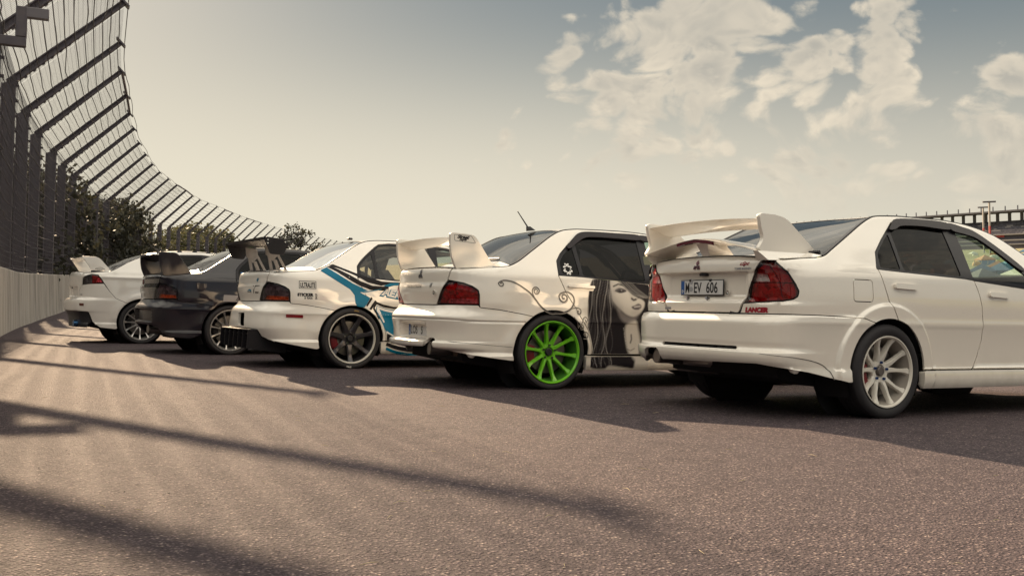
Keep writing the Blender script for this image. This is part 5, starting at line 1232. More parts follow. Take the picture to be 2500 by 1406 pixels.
o = Geo().lathe([(0, .016), (-.008, .016), (-.008, .008), (-.004, .0005)], 18, axis='Y').done('boot_lock', MATS['chrome'], r0); o.location = (-.862, -.243, .822); o.rotation_euler = (0, 0, rad(-90))
Geo().bbox((-.888, -.03, .935), (-.84, .04, .957), .006).done('boot_button', MATS['black_plastic'], r0)
put('dealer_badge', sheet(S0.PN, np.array([(.414, .700), (.341, .700), (.341, .717), (.414, .717)]), (), .02, .003, .003, gap=0), D_GREY, r0)
# wind deflectors over the windows
vz = mat('smoked_acrylic', (.018, .014, .018), .25, spec=.28)
for sg in (-1, 1):
    f_ = lambda u, z, o_: S0.PN(sg * u, z, o_)
    put('wind_deflector', sheet(f_, smooth_loop([(1.785, 1.283), (1.83, 1.325), (1.90, 1.366), (2.15, 1.377), (2.43, 1.370), (2.43, 1.318), (2.15, 1.326), (1.93, 1.318), (1.85, 1.290)], 4), (), .02, .016, .016, gap=0), vz, r0)
    put('wind_deflector', sheet(f_, smooth_loop([(2.45, 1.368), (2.60, 1.345), (2.72, 1.312), (2.90, 1.195), (3.07, 1.06), (3.02, 1.045), (2.85, 1.165), (2.70, 1.262), (2.58, 1.292), (2.46, 1.312)], 4), (), .02, .016, .016, gap=0), vz, r0)
Geo().tube([(-.53, -.20, 1.105), (-.50, -.58, 1.098), (-.47, -.69, 1.10)], [.006, .010, .012], 6).done('rear_wiper', MATS['black_plastic'], r0)
Wd = dict(rt=.318, rr=.238, width=.215, spokes=10, kind='pair', mt=W_WHITE, hw=(.030, .019, .0135, .0155, .027), track=.758, dish=.030, hub=.080, nutmat=MATS['nut_blue'], phase=.33, barrel=mat('barrel_shaded', (.30, .27, .24), .5), capmat=mat('hub_hollow', (.16, .14, .13), .5, .6))  # barrel colour darkened to imitate the shade between the spokes
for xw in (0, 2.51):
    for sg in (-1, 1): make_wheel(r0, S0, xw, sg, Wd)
# ------------------------------------------------------------------ shared outline of the three newer saloons
CT = dict(lid_creases=[.826, .834, .842], bump_creases=[.323, .335, .36, .376, .386, .396, .402, .570, .5745, .577, .5795, .584, .60, .63, .66], wb=2.625, zw=.31, ra=.36, sill=.292, xap=2.17, xcowl=2.29, xff=3.08, skirt=(.158, .284), floor=.17, q0=3, free_door=True,
    bump_top=[(.375, .694), (.60, .699), (.855, .699), (.868, .680), (1.038, .664), (1.224, .636), (1.334, .614)],
    light=[(.548, .898), (.65, .889), (.725, .878), (.798, .853), (.847, .822), (.856, .790), (.859, .705), (.658, .706), (.388, .708), (.474, .809), (.511, .856)],
    light_outer=[(.585, 1.0), (.552, .906), (.65, .893), (.726, .882), (.80, .857), (.850, .825), (.860, .790), (.863, .702)],
    lid_side=[(.370, .697), (.384, .711), (.470, .812), (.508, .860), (.545, .905), (.575, 1.0)], u_lid=.585, xlid=(-.86, -.375), ylid=.60,
    door_cut=[(1.925, .296), (1.924, .346), (1.877, .505), (1.80, .61), (1.754, .679), (1.66, .811), (1.60, .94), (1.588, .968)],
    dlo=[(1.589, .971), (1.592, 1.02), (1.602, 1.099), (1.654, 1.163), (1.747, 1.242), (1.83, 1.308), (1.895, 1.350), (2.016, 1.367), (2.284, 1.368), (2.528, 1.364), (2.75, 1.345), (2.95, 1.285), (3.15, 1.165), (3.35, 1.03), (3.48, .955)],
    belt=[(1.595, .972), (1.815, .966), (2.469, .926), (3.0, .91), (3.5, .89)],
    fcut=[(2.44, .296), (2.50, .40), (2.54, .52), (2.55, .65), (2.535, .77), (2.52, .86), (2.505, .925)], fcut2=[(3.62, .296), (3.72, .60), (3.70, .80), (3.62, .885)],
    rw=(-.475, -.375, .27, .19), ws=(1.42, 1.33, 2.11, 2.0),
    panes=[([(1.625, .984), (1.632, 1.095), (1.68, 1.15), (1.79, 1.245), (1.80, .977)], G_DARK), ([(1.835, .976), (1.83, 1.275), (1.90, 1.338), (2.02, 1.348), (2.50, 1.346), (2.47, .942)], G_DARK), ([(2.56, .938), (2.59, 1.338), (2.74, 1.320), (2.93, 1.26), (3.13, 1.14), (3.33, 1.0), (3.40, .925)], G_CLEAR)],
    bump_bot_r=[(1.172, .245), (1.15, .243), (1.008, .260), (.777, .291), (.542, .325), (.472, .335), (.462, .395), (.43, .415), (.36, .415), (.325, .39), (.315, .34), (.1, .332), (0, .332)],
    bump_bot_l=[(.3, .332), (.55, .330), (.777, .300), (1.008, .262), (1.15, .243), (1.172, .245)],
    lenses=[('red_lens', None, G_RED)], facet=facet_material('lamp_reflector_crystal', (.25, .20, .20), (.9, .8, .8), 46))
# ------------------------------------------------------------------ white car with green wheels and airbrushed door
S1 = Surf(VII); r1 = car_root(1, 'saloon_car', 'white saloon with bright green wheels and airbrushed portrait on its rear door')
SP1 = dict(CT); SP1['lenses'] = [('red_lens', None, G_RED), ('reverse_lens', [(.545, .716), (.846, .716), (.845, .752), (.575, .752)], glass('rose_lens', (.75, .30, .34), 1.2))]
build_body(S1, SP1, r1, WHITE2); uw1 = float(S1.uX(0))
handle(S1, r1, (1.668, 1.93, .868, .893), WHITE2); handle(S1, r1, (2.66, 2.90, .845, .870), WHITE2)
def ct_wing(root, mt, mblade, up=.0, th=.036):
    for sg in (-1, 1):
        endplate(root, sg * .60, [(-.862, 1.292), (-.846, 1.304), (-.74, 1.300), (-.652, 1.292), (-.622, 1.275), (-.45, 1.036), (-.47, 1.010), (-.79, .990), (-.812, 1.02), (-.845, 1.10), (-.858, 1.18), (-.862, 1.24)], th, mt, 'wing_endplate')
    aerofoil(root, np.linspace(-.585, .585, 25), lambda y: -.858 - .008 * (1 - (y / .585) ** 2), lambda y: 1.262 + .012 * (1 - (y / .585) ** 2), .21, .26, .036, mblade, 'wing_blade')
ct_wing(r1, WHITE2, WHITE2)
f_ = lambda x, z: (x, z)
for P_ in ([(-.826, 1.287), (-.668, 1.281), (-.625, 1.222), (-.822, 1.236)],):
    q = seg_resample(rc(P_, .010, 4), .02); g = Geo(); pts = [(x, -.6185, z) for x, z in q]; g.tube(pts + pts[:1], .0016, 4, cap=False); g.done('panel_line', MATS['trim_black'], r1, fix=False)
def side_text(root, body, x0, z0, y, size, mt, bold=0., shear=0., slope=0., sx=1.):
    V, F = text_mesh(body, size, bold, shear); mk('lettering', np.c_[x0 + V[:, 0] * sx, np.full(len(V), y), z0 + V[:, 1] + V[:, 0] * slope], F, mt, root, smooth=False)
side_text(r1, 'Street', -.800, 1.258, -.6195, .040, D_BLACK, .0022, .5, -.05, 1.05); side_text(r1, 'Style', -.780, 1.240, -.6195, .026, D_BLACK, .0012, .5, -.05, 1.3)
diamonds(S1, r1, -.045, .958, .075, MATS['chrome_dark'])
decal_text(S1, r1, 'EVOLUTION', .262, .846, .036, MATS['chrome_dark'], bold=.0006, shear=.35, sx=1.75, off=.004); decal_text(S1, r1, 'VII', -.255, .846, .052, MATS['chrome_dark'], bold=.0012, shear=.35, sx=.8, off=.004)
o = Geo().lathe([(0, .019), (-.010, .019), (-.010, .010), (-.005, .0005)], 18, axis='Y').done('boot_lock', MATS['chrome'], r1); o.location = (-.885, -.37, .80); o.rotation_euler = (0, 0, rad(-80))
plate(r1, (-.852, .0, .474), .52, [('LOS', .205, .86), ('S', -.03, .86)])
Geo().tube([(-.935, -.40, .330), (-.85, -.40, .325), (-.70, -.36, .31), (-.5, -.30, .30)], [.055, .052, .05, .06], 22).done('exhaust_pipe', MATS['exhaust'], r1)
o = Geo().lathe([(.0, .048), (-.10, .046), (-.10, .001)], 20, axis='Y').done('exhaust_bore', MATS['under_black'], r1); o.location = (-.939, -.40, .330); o.rotation_euler = (0, 0, rad(90))
Geo().bbox((-.72, -.52, .21), (-.36, .05, .40), .07).done('silencer', mat('silencer_dirty', (.20, .17, .14), .5, .8, noise=(9, (.10, .07, .05), .8)), r1)
ribbon(S1, r1, [(1.156, .356), (.95, .371), (.769, .386), (.60, .398)], [.003, .003, .003], MATS['trim_black'], 'lip_seam', .0005)
for sg in (-1, 1):
    f_ = lambda u, z, o_: S1.PN(sg * u, z, o_)
    put('wind_deflector', sheet(f_, smooth_loop([(1.735, 1.222), (1.81, 1.296), (1.895, 1.354), (2.02, 1.372), (2.28, 1.372), (2.53, 1.368), (2.53, 1.320), (2.28, 1.324), (2.03, 1.324), (1.93, 1.308), (1.84, 1.258), (1.77, 1.212)], 4), (), .02, .016, .016, gap=0), vz, r1)
    put('wind_deflector', sheet(f_, smooth_loop([(2.55, 1.366), (2.75, 1.345), (2.95, 1.285), (3.14, 1.17), (3.12, 1.13), (2.92, 1.245), (2.73, 1.302), (2.55, 1.318)], 4), (), .02, .016, .016, gap=0), vz, r1)
g = Geo(); g.loft([[(.20, -.02, 1.404), (.27, -.035, 1.412), (.27, .035, 1.412), (.20, .02, 1.404)], [(.19, -.006, 1.445), (.225, -.012, 1.448), (.225, .012, 1.448), (.19, .006, 1.445)]]); g.tube([(.205, 0, 1.44), (.092, 0, 1.584)], [.007, .004], 6); g.done('roof_aerial', MATS['black_plastic'], r1)
g = Geo(); g.tube([(-.47, .05, 1.095), (-.45, -.30, 1.10), (-.40, -.62, 1.088)], [.012, .010, .006], 6); g.tube([(-.44, -.02, 1.118), (-.40, -.62, 1.105)], .006, 5); g.done('rear_wiper', MATS['black_plastic'], r1)
# quarter-glass sticker: a small white crest of splashes
crest = mat('sticker_white', (.70, .70, .70), .5)
rs = np.random.default_rng(3)
for k in range(16):
    a_ = 2 * pi * k / 16; rr_ = .026 + .010 * (k % 2); cx, cz = 1.695 + rr_ * cos(a_) * 1.0, 1.033 + rr_ * sin(a_) * 1.25; w_ = rs.uniform(.007, .013)
    decal_poly(S1, r1, [(cx + w_ * cos(t) * rs.uniform(.6, 1.2), cz + w_ * sin(t) * rs.uniform(.6, 1.3)) for t in np.linspace(0, 2 * pi, 7)[:-1]], crest, 'window_sticker', off=-.005)
# ---- airbrush: grey scrolls
INK = mat('airbrush_ink', (.055, .048, .050), .35, coat=.7); INK2 = mat('airbrush_soft', (.30, .28, .25), .35, coat=.7)
def spiral(cu, cz, r_0, turns, a0, sgn=1, n=16):
    return [(cu + r_0 * (1 - t * .88) * cos(a0 + sgn * 2 * pi * turns * t), cz + r_0 * (1 - t * .88) * sin(a0 + sgn * 2 * pi * turns * t)) for t in np.linspace(0, 1, n)]
def scroll(pts, ws):
    ribbon(S1, r1, [(a_ + .004, b_ - .005) for a_, b_ in pts], [w_ * 1.6 for w_ in ws], INK2, 'airbrush_scroll', .0010); ribbon(S1, r1, pts, ws, INK, 'airbrush_scroll', .0016)
scroll([(1.545, .655), (1.505, .650), (1.437, .675), (1.390, .715), (1.350, .767), (1.305, .815), (1.248, .855), (1.175, .895), (1.111, .912), (1.06, .912)] + spiral(1.048, .886, .030, 1.25, 1.9, 1)[2:], [.012, .010, .007, .006, .007, .010])
scroll([(1.400, .70), (1.362, .755), (1.333, .80), (1.325, .835)] + spiral(1.362, .833, .036, 1.9, 3.0, -1)[1:], [.004, .007, .005, .003])
scroll([(1.545, .652), (1.62, .655), (1.69, .690), (1.725, .745), (1.715, .80), (1.665, .832), (1.605, .822)] + spiral(1.625, .785, .050, 1.55, 2.2, 1)[1:], [.010, .009, .011, .008, .012])
scroll([(1.66, .672), (1.70, .690), (1.745, .700), (1.785, .690)] + spiral(1.768, .665, .030, 1.0, .9, -1)[1:], [.003, .006, .005, .006])
scroll([(1.725, .620), (1.755, .58), (1.772, .53)] + spiral(1.802, .53, .032, 1.2, 3.14, -1)[1:], [.003, .005, .004])
scroll([(1.80, .56), (1.815, .60)] + spiral(1.845, .595, .030, 1.1, 3.0, -1)[1:], [.003, .006, .004]); scroll(spiral(1.845, .47, .036, 1.2, 4.2, 1), [.004, .006, .003])
# ---- airbrush: portrait of a long-haired woman, painted on door and skirt (flat print)
def sd_poly(U, Z, P, soft):
    Q = np.stack([U, Z], 1); P = smooth_loop(P, 4); d = bdist(Q, P); s_ = np.where(inside(Q, P), d, -d); return np.clip(.5 + s_ / soft, 0, 1)
def stroke(U, Z, pts, w, soft):
    Q = np.stack([U, Z], 1); P = np.array(pts, float); best = np.full(len(Q), 9.)
    for a_, b_ in zip(P[:-1], P[1:]):
        d = b_ - a_; t = np.clip(((Q - a_) @ d) / (d @ d), 0, 1); best = np.minimum(best, np.linalg.norm(Q - a_ - t[:, None] * d, axis=1))
    return np.clip(.5 + (w - best) / soft, 0, 1)
def portrait(U, Z):
    n = len(U); body = np.array([.83, .78, .705]); C = np.tile(body, (n, 1))
    def lay(mask, col): nonlocal C; C = C * (1 - mask[:, None]) + np.array(col) * mask[:, None]
    lay(sd_poly(U, Z, [(1.92, .95), (1.868, .84), (1.862, .70), (1.872, .52), (1.858, .40), (1.868, .25), (1.92, .17), (2.2, .155), (2.52, .155), (2.52, .95)], .06) * .35, (.45, .43, .40))      # soft spray around
    lay(sd_poly(U, Z, [(1.95, .955), (1.895, .90), (1.868, .80), (1.868, .68), (1.872, .55), (1.865, .44), (1.875, .33), (1.88, .22), (1.93, .178), (2.05, .175), (2.10, .20), (2.25, .185), (2.36, .175), (2.52, .19), (2.52, .955), (2.2, .96)], .018), (.012, .010, .014))   # hair mass and jacket
    lay(sd_poly(U, Z, [(2.27, .56), (2.36, .60), (2.40, .52), (2.43, .40), (2.41, .28), (2.36, .245), (2.30, .33), (2.27, .45)], .03), (.52, .49, .45))           # neckline
    lay(sd_poly(U, Z, [(2.38, .29), (2.42, .275), (2.52, .28), (2.52, .15), (2.36, .15)], .02), (.56, .53, .49))
    face = [(2.10, .935), (2.14, .955), (2.22, .94), (2.33, .90), (2.41, .84), (2.448, .775), (2.445, .715), (2.40, .655), (2.345, .630), (2.27, .648), (2.20, .695), (2.145, .745), (2.118, .78), (2.105, .85)]
    lay(sd_poly(U, Z, face, .018), (.68, .65, .60)); gx = np.clip((U - 2.10) / .34, 0, 1); gz = np.clip((Z - .64) / .30, 0, 1); lay(sd_poly(U, Z, face, .02) * np.clip(.50 * (1 - gx) ** 2 + .30 * (1 - gz) ** 2 + .22 * np.clip(gx - .7, 0, 1), 0, .7), (.26, .24, .23))
    lay(sd_poly(U, Z, [(2.17, .70), (2.27, .645), (2.345, .63), (2.40, .655), (2.36, .60), (2.27, .57), (2.20, .62)], .03) * .75, (.20, .18, .18))             # shadow under the jaw
    lay(stroke(U, Z, [(2.11, .80), (2.13, .765), (2.20, .70)], .012, .05) * .45, (.30, .28, .27))                                                              # cheek edge
    lay(stroke(U, Z, [(2.13, .893), (2.18, .914), (2.25, .900)], .0065, .008), (.03, .03, .03)); lay(stroke(U, Z, [(2.10, .84), (2.12, .78), (2.19, .715)], .02, .07) * .5, (.33, .31, .30)); lay(stroke(U, Z, [(2.30, .87), (2.325, .80)], .012, .06) * .4, (.30, .28, .27)); lay(stroke(U, Z, [(2.33, .665), (2.39, .675)], .012, .05) * .4, (.34, .32, .31))                                                                # eyebrow
    lay(sd_poly(U, Z, [(2.140, .856), (2.185, .880), (2.24, .873), (2.262, .853), (2.205, .836), (2.165, .842)], .008), (.02, .018, .022)); lay(stroke(U, Z, [(2.208, .860), (2.212, .860)], .005, .006) * .8, (.45, .43, .42)); lay(stroke(U, Z, [(2.14, .852), (2.19, .880), (2.25, .870)], .012, .03) * .5, (.25, .23, .23))
    lay(stroke(U, Z, [(2.305, .855), (2.325, .80)], .010, .05) * .35, (.35, .33, .31)); lay(stroke(U, Z, [(2.315, .790), (2.335, .778), (2.36, .785)], .009, .012), (.04, .035, .04)); lay(stroke(U, Z, [(2.375, .79), (2.39, .80)], .004, .010) * .8, (.15, .13, .13))
    lay(sd_poly(U, Z, [(2.315, .718), (2.35, .733), (2.385, .748), (2.415, .735), (2.415, .710), (2.38, .695), (2.34, .698)], .010), (.14, .12, .13)); lay(stroke(U, Z, [(2.345, .718), (2.405, .725)], .004, .008), (.62, .60, .57)); lay(stroke(U, Z, [(2.32, .712), (2.35, .697), (2.39, .698)], .004, .008), (.08, .07, .08))
    lay(sd_poly(U, Z, [(2.16, .965), (2.20, .925), (2.27, .865), (2.34, .815), (2.42, .785), (2.47, .76), (2.50, .80), (2.46, .88), (2.40, .96)], .014), (.014, .012, .016))                                     # fringe across the face
    for k, (du, a_) in enumerate(((.0, .55), (.03, .4), (.055, .5), (.085, .35), (.11, .45))):                                                                   # light strands
        lay(stroke(U, Z, [(2.19 + du, .945), (2.27 + du, .875), (2.35 + du, .825), (2.44 + du * .6, .80)], .003, .010) * a_, (.50, .48, .46))
    rs_ = np.random.default_rng(8)
    for k in range(11):      # wavy strands
        u0 = 1.905 + .021 * k + rs_.normal(0, .005); ph = rs_.uniform(0, 6.28)
        pts = [(u0 + .035 * (t < .2) * (.2 - t) / .2 + (.006 + .022 * t) * sin(ph + 7.5 * t + 3 * t * t), .945 - .755 * t) for t in np.linspace(0, 1, 22)]
        lay(stroke(U, Z, pts, .0016 + .0014 * (k % 3 == 0), .007) * (.55 if k % 3 == 0 else .22), (.47, .45, .44))
    for k in range(5):       # loose curls at the edge
        pts = [(1.868 + .006 * k + .020 * sin(9 * t + k), .60 - .42 * t) for t in np.linspace(0, 1, 22)]; lay(stroke(U, Z, pts, .0022, .006) * .8, (.05, .045, .05))
    for k in range(11): t = k / 10; lay(stroke(U, Z, [(2.245 + .05 * t, .53 - .19 * t), (2.2451 + .05 * t, .53 - .19 * t)], .0035, .004) * .8, (.70, .68, .66))      # bead chain
    lay(stroke(U, Z, [(2.33, .47), (2.335, .43), (2.325, .40)], .007, .010) * .9, (.06, .05, .06)); lay(stroke(U, Z, [(2.29, .345), (2.33, .33), (2.37, .35)], .004, .008) * .8, (.10, .09, .09))
    return C
def painted(name, S, root, outline, fcol, h, off, mtl):
    v = sheet(lambda u, z, o_: S.PN(-u, z, o_), np.array(outline), (), h, off, 0, gap=0); P, T, _ = cut(np.array(outline), [], h)
    o_ = mk(name, v[0], v[1], mtl, root, N=v[2]); me = o_.data; at = me.color_attributes.new('paint', 'FLOAT_COLOR', 'POINT')
    C = fcol(P[:, 0], P[:, 1]) if len(P) == len(v[0]) else np.ones((len(v[0]), 3)); at.data.foreach_set('color', np.c_[C, np.ones(len(C))].astype(np.float32).ravel()); return o_
M_AIR = vcol_mat('airbrush_paint', .5, .05)
painted('airbrush_portrait', S1, r1, [(1.93, .302), (1.932, .35), (1.90, .46), (1.884, .505), (1.86, .54), (1.86, .70), (1.87, .80), (1.89, .90), (1.925, .955), (2.35, .928), (2.497, .918), (2.512, .86), (2.526, .77), (2.541, .65), (2.531, .52), (2.491, .40), (2.436, .302)], portrait, .0085, .0012, M_AIR)
painted('airbrush_portrait_skirt', S1, r1, [(1.905, .165), (2.50, .165), (2.50, .279), (1.905, .279)], portrait, .0095, .0075, M_AIR)
Wd = dict(rt=.322, rr=.262, width=.235, spokes=10, kind='even', mt=W_GREEN, hw=(.026, .016, .0125, .016, .028), track=.755, dish=.028, hub=.078, phase=.22, barrel=mat('barrel_green_shaded', (.035, .13, .012), .5), nutmat=MATS['black_plastic'], hubmat=W_GREEN)  # barrel is a darker copy of the green, with shade painted in
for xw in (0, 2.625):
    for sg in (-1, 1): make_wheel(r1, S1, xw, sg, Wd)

# ------------------------------------------------------------------ white race car with blue livery
S2 = Surf(VIII); r2 = car_root(2, 'race_car', 'white race car with blue and black stripes, carbon rear wing and black wheels'); G_POLY = glass('polycarbonate', (.62, .63, .60), 1.0)
SP2 = dict(CT); SP2.update(g_rear=glass('hazy_rear_glass', (.45, .47, .48), 2.0), lenses=[('smoked_lens', None, G_SMOKE), ('amber_lens', [(.575, .762), (.847, .752), (.850, .714), (.50, .716)], G_AMBER)], facet=M_FACET,
    panes=[(CT['panes'][0][0], G_POLY), (CT['panes'][1][0], G_POLY), (CT['panes'][2][0], G_POLY)],
    bump_bot_r=[(1.172, .215), (1.15, .204), (1.004, .229), (.809, .267), (.655, .296), (.565, .332), (.548, .385), (.53, .402), (.215, .412), (0, .412)], bump_bot_l=[(.215, .412), (.53, .402), (.548, .385), (.565, .332), (.655, .296), (.809, .267), (1.004, .229), (1.15, .204), (1.172, .215)],
    bump_holes=[[(.085, .568), (-.150, .570), (-.205, .428), (.030, .433)]])
build_body(S2, SP2, r2, WHITE3)
handle(S2, r2, (1.70, 1.93, .862, .888), D_BLACK)
Geo().bbox((-.86, -.30, .40), (-.80, .20, .60), .01).done('bumper_cavity', MATS['under_black'], r2)
put('side_reflector', sheet(lambda u, z, o_: S2.PN(-u, z, o_), rc([(.827, .567), (.998, .563), (.998, .530), (.827, .534)], .004), (), .02, .006, .006, gap=0), mat('reflector_red', (.20, .010, .015), .2, coat=1.0), r2)
put('side_reflector', sheet(lambda u, z, o_: S2.PN(u, z, o_), rc([(.827, .567), (.998, .563), (.998, .530), (.827, .534)], .004), (), .02, .006, .006, gap=0), MATS['reflector_red'], r2)
# diffuser
e = empty('rear_diffuser'); e.parent = r2; CB = MATS['carbon']
Geo().bbox((-1.02, -.56, .385), (-.62, .56, .402), .005).done('top_plate', CB, e)
for y in (-.55, -.36, -.18, 0, .18, .36, .55): Geo().prism([(-1.03, y - .006, .398), (-1.04, y - .006, .20), (-.62, y - .006, .15), (-.62, y - .006, .39)], (0, .012, 0)).done('fin', CB, e, smooth=False)
Geo().loft([[(-1.0, -.55, .36), (-1.0, .55, .36), (-1.0, .55, .345), (-1.0, -.55, .345)], [(-.55, -.55, .17), (-.55, .55, .17), (-.55, .55, .155), (-.55, -.55, .155)]]).done('ramp', CB, e, smooth=False)
# carbon wing on aluminium stands
ysp2 = np.linspace(-.745, .745, 31)
aerofoil(r2, ysp2, lambda y: -.93 + .0 * y, lambda y: 1.338 + .010 * (1 - (y / .745) ** 2), .25, .16, .040, MATS['carbon'], 'wing_blade')
Geo().loft([[(-.955, y, 1.362), (-.925, y, 1.366), (-.918, y, 1.342), (-.945, y, 1.332)] for y in (-.745, .745)]).done('gurney_flap', MATS['carbon'], r2, smooth=False)
for sg in (-1, 1):
    e = empty('wing_endplate'); e.parent = r2
    endplate(e, sg * .752, [(-.943, 1.340), (-.925, 1.366), (-.735, 1.349), (-.682, 1.302), (-.736, 1.180), (-.875, 1.188)], .010, MATS['carbon'], 'plate')
    for x, z in ((-.905, 1.335), (-.905, 1.30), (-.72, 1.318)): Geo().tube([(x, sg * .754, z), (x, sg * .764, z)], .008, 8).done('bolt', MATS['chrome'], e)
AL = mat('milled_alloy', (.24, .225, .22), .42, .5, noise=(25, (.16, .15, .15), .7))
for sg in (-1, 1):
    e = empty('wing_stand'); e.parent = r2; y = sg * .38
    Geo().bbox((-.77, y - .035, 1.022), (-.55, y + .035, 1.040), .004).done('foot', AL, e)
    for p0, p1, w_ in (((-.745, 1.035), (-.790, 1.245), .016), ((-.665, 1.035), (-.715, 1.15), .020), ((-.585, 1.035), (-.690, 1.22), .014)):
        Geo().loft([[(p0[0] - w_, y - .006, p0[1]), (p0[0] + w_, y - .006, p0[1]), (p0[0] + w_, y + .006, p0[1]), (p0[0] - w_, y + .006, p0[1])], [(p1[0] - w_, y - .006, p1[1]), (p1[0] + w_, y - .006, p1[1]), (p1[0] + w_, y + .006, p1[1]), (p1[0] - w_, y + .006, p1[1])]]).done('upright', AL, e, smooth=False)
    Geo().prism([(-.812, y - .007, 1.20), (-.825, y - .007, 1.30), (-.69, y - .007, 1.285), (-.675, y - .007, 1.20), (-.735, y - .007, 1.13)], (0, .014, 0)).done('head', AL, e, smooth=False)
    for k in range(4): Geo().tube([(-.755 + .055 * k, y, 1.038), (-.755 + .055 * k, y, 1.047)], .007, 6).done('bolt', MATS['chrome_dark'], e)
# roll cage
RC_M = mat('cage_paint', (.16, .15, .15), .4)
for sg in (-1, 1):
    for a_, b_ in (((.75, sg * .56, 1.30), (-.25, sg * .50, .95)), ((.72, sg * .56, 1.30), (.72, sg * .62, .40)), ((1.35, sg * .55, 1.28), (.72, sg * .56, 1.32)), ((1.35, sg * .55, 1.28), (1.95, sg * .66, .85)), ((.72, sg * .6, .55), (1.8, sg * .64, .80))):
        Geo().tube([a_, b_], .022, 8).done('roll_cage_tube', RC_M, r2)
for a_, b_ in (((.72, -.56, 1.32), (.72, .56, 1.32)), ((.72, -.56, 1.30), (-.20, .45, .95)), ((.72, .56, 1.30), (-.20, -.45, .95)), ((.72, -.6, .85), (.72, .6, .85)), ((1.35, -.55, 1.29), (1.35, .55, 1.29)), ((.72, .56, 1.28), (.72, -.60, .5))):
    Geo().tube([a_, b_], .022, 8).done('roll_cage_tube', RC_M, r2)
Geo().bbox((.25, -.02, 1.425), (.31, .02, 1.452), .008).done('roof_sensor', MATS['black_plastic'], r2)
# livery
DP = lambda poly, m_, off=.0014: decal_poly(S2, r2, poly, m_, 'livery_decal', off)
DP([(1.195, 1.046), (1.255, 1.073), (1.40, .985), (1.532, .907), (1.70, .836), (1.612, .815), (1.725, .760), (1.69, .70), (1.658, .655), (1.575, .664), (1.552, .70), (1.546, .782), (1.500, .843), (1.345, .933), (1.185, 1.030)], D_BLUE)
DP([(1.278, 1.094), (1.332, 1.108), (1.614, 1.006), (1.748, .974), (1.95, .912), (1.85, .893), (1.70, .925), (1.558, .998), (1.40, 1.060)], D_BLACK)
DP([(1.255, 1.080), (1.312, 1.088), (1.502, 1.000), (1.62, .935), (1.80, .875), (1.74, .842), (1.60, .890), (1.485, .952), (1.36, 1.028)], D_BLACK)
DP([(1.66, .958), (1.80, .940), (2.0, .935), (2.3, .94), (2.3, .915), (2.05, .905), (1.85, .915)], D_BLACK, .0022)
DP([(1.88, .893), (1.96, .925), (2.10, .93), (2.35, .90), (2.35, .88), (2.12, .905), (2.0, .90), (1.92, .875)], D_BLUE, .0026)
# white lightning edge and the big blue fields on the door
DP([(1.632, .812), (1.83, .846), (1.80, .828), (1.74, .815), (1.80, .765), (1.735, .778)], D_WHITE, .0024); DP([(1.62, .816), (1.86, .862), (1.85, .850), (1.645, .810)], D_BLUE, .0028)
DP([(1.755, .745), (1.775, .735), (1.70, .64), (1.682, .65)], D_WHITE, .0024); DP([(1.780, .735), (1.80, .722), (1.735, .628), (1.712, .642)], D_BLACK, .0024); DP([(1.735, .770), (1.752, .752), (1.690, .665), (1.675, .675)], D_BLACK, .0022)
DP([(1.785, .722), (1.88, .690), (2.00, .668), (2.5, .68), (2.5, .66), (2.0, .645), (1.88, .662), (1.80, .690), (1.775, .65), (1.84, .54), (1.825, .53), (1.755, .645)], D_BLACK, .0018)
DP([(1.80, .678), (1.90, .648), (2.02, .630), (2.5, .645), (2.5, .36), (2.02, .34), (1.93, .38), (1.86, .505), (1.785, .61)], D_BLUE, .0014)
DP([(1.805, .672), (1.90, .642), (2.02, .622), (2.5, .635), (2.5, .61), (2.02, .598), (1.90, .618), (1.83, .640), (1.90, .50), (1.885, .495), (1.80, .62)], D_WHITE, .0020)
DP([(1.925, .405), (2.04, .345), (2.04, .33), (1.928, .385)], D_WHITE, .0022); DP([(1.93, .375), (2.1, .325), (2.5, .325), (2.5, .302), (1.935, .302)], D_BLACK, .0018)
for a0, a1, m_ in ((.245, .205, D_BLACK), (.196, .168, D_BLUE)):
    ribbon(S2, r2, [(1.92, a0 + .02), (2.05, a0 - .02), (2.25, a0 - .045), (2.45, a0 - .035), (2.75, a0 + .0)], [a0 - a1] * 3, m_, 'livery_decal', .009)
decal_text(S2, r2, 'AERO', -1.86, .795, .105, D_WHITE, 'livery_lettering', bold=.006, shear=.35, sx=1.1, slope=-.18, off=.0034); decal_text(S2, r2, 'AERO', -1.855, .790, .108, D_BLUE, 'livery_lettering', bold=.013, shear=.35, sx=1.1, slope=-.18, off=.0030)
# stickers
def frame_decal(u0, u1, z0, z1, w_):
    decal_poly(S2, r2, [(u0, z0), (u1, z0), (u1, z1), (u0, z1)], D_BLACK, 'sticker_frame', .0014, holes=[np.array([(-(u0 + w_), z0 + w_), (-(u1 - w_), z0 + w_), (-(u1 - w_), z1 - w_), (-(u0 + w_), z1 - w_)])])
frame_decal(.948, 1.129, .838, .919, .0055); decal_text(S2, r2, 'ULTRALITE', -.960, .852, .070, D_BLACK, bold=.0026, sx=.46, off=.0020)
decal_text(S2, r2, 'STICKER', -.935, .760, .042, D_BLACK, bold=.0028, sx=1.02, off=.0018); decal_text(S2, r2, '» lucc', -1.005, .731, .040, D_BLACK, bold=.0012, sx=.92, off=.0018)
V, F = text_mesh('SHOP', .030, .0008); P, N = S2.PN(-(1.140 - V[:, 1] * 1.0), .728 + V[:, 0] * .82, .0018); mk('lettering', P, F, D_BLACK, r2, N=N)
decal_text(S2, r2, 'VIII', -.175, .785, .112, D_BLACK, bold=.004, shear=.3, sx=1.35, off=.003)
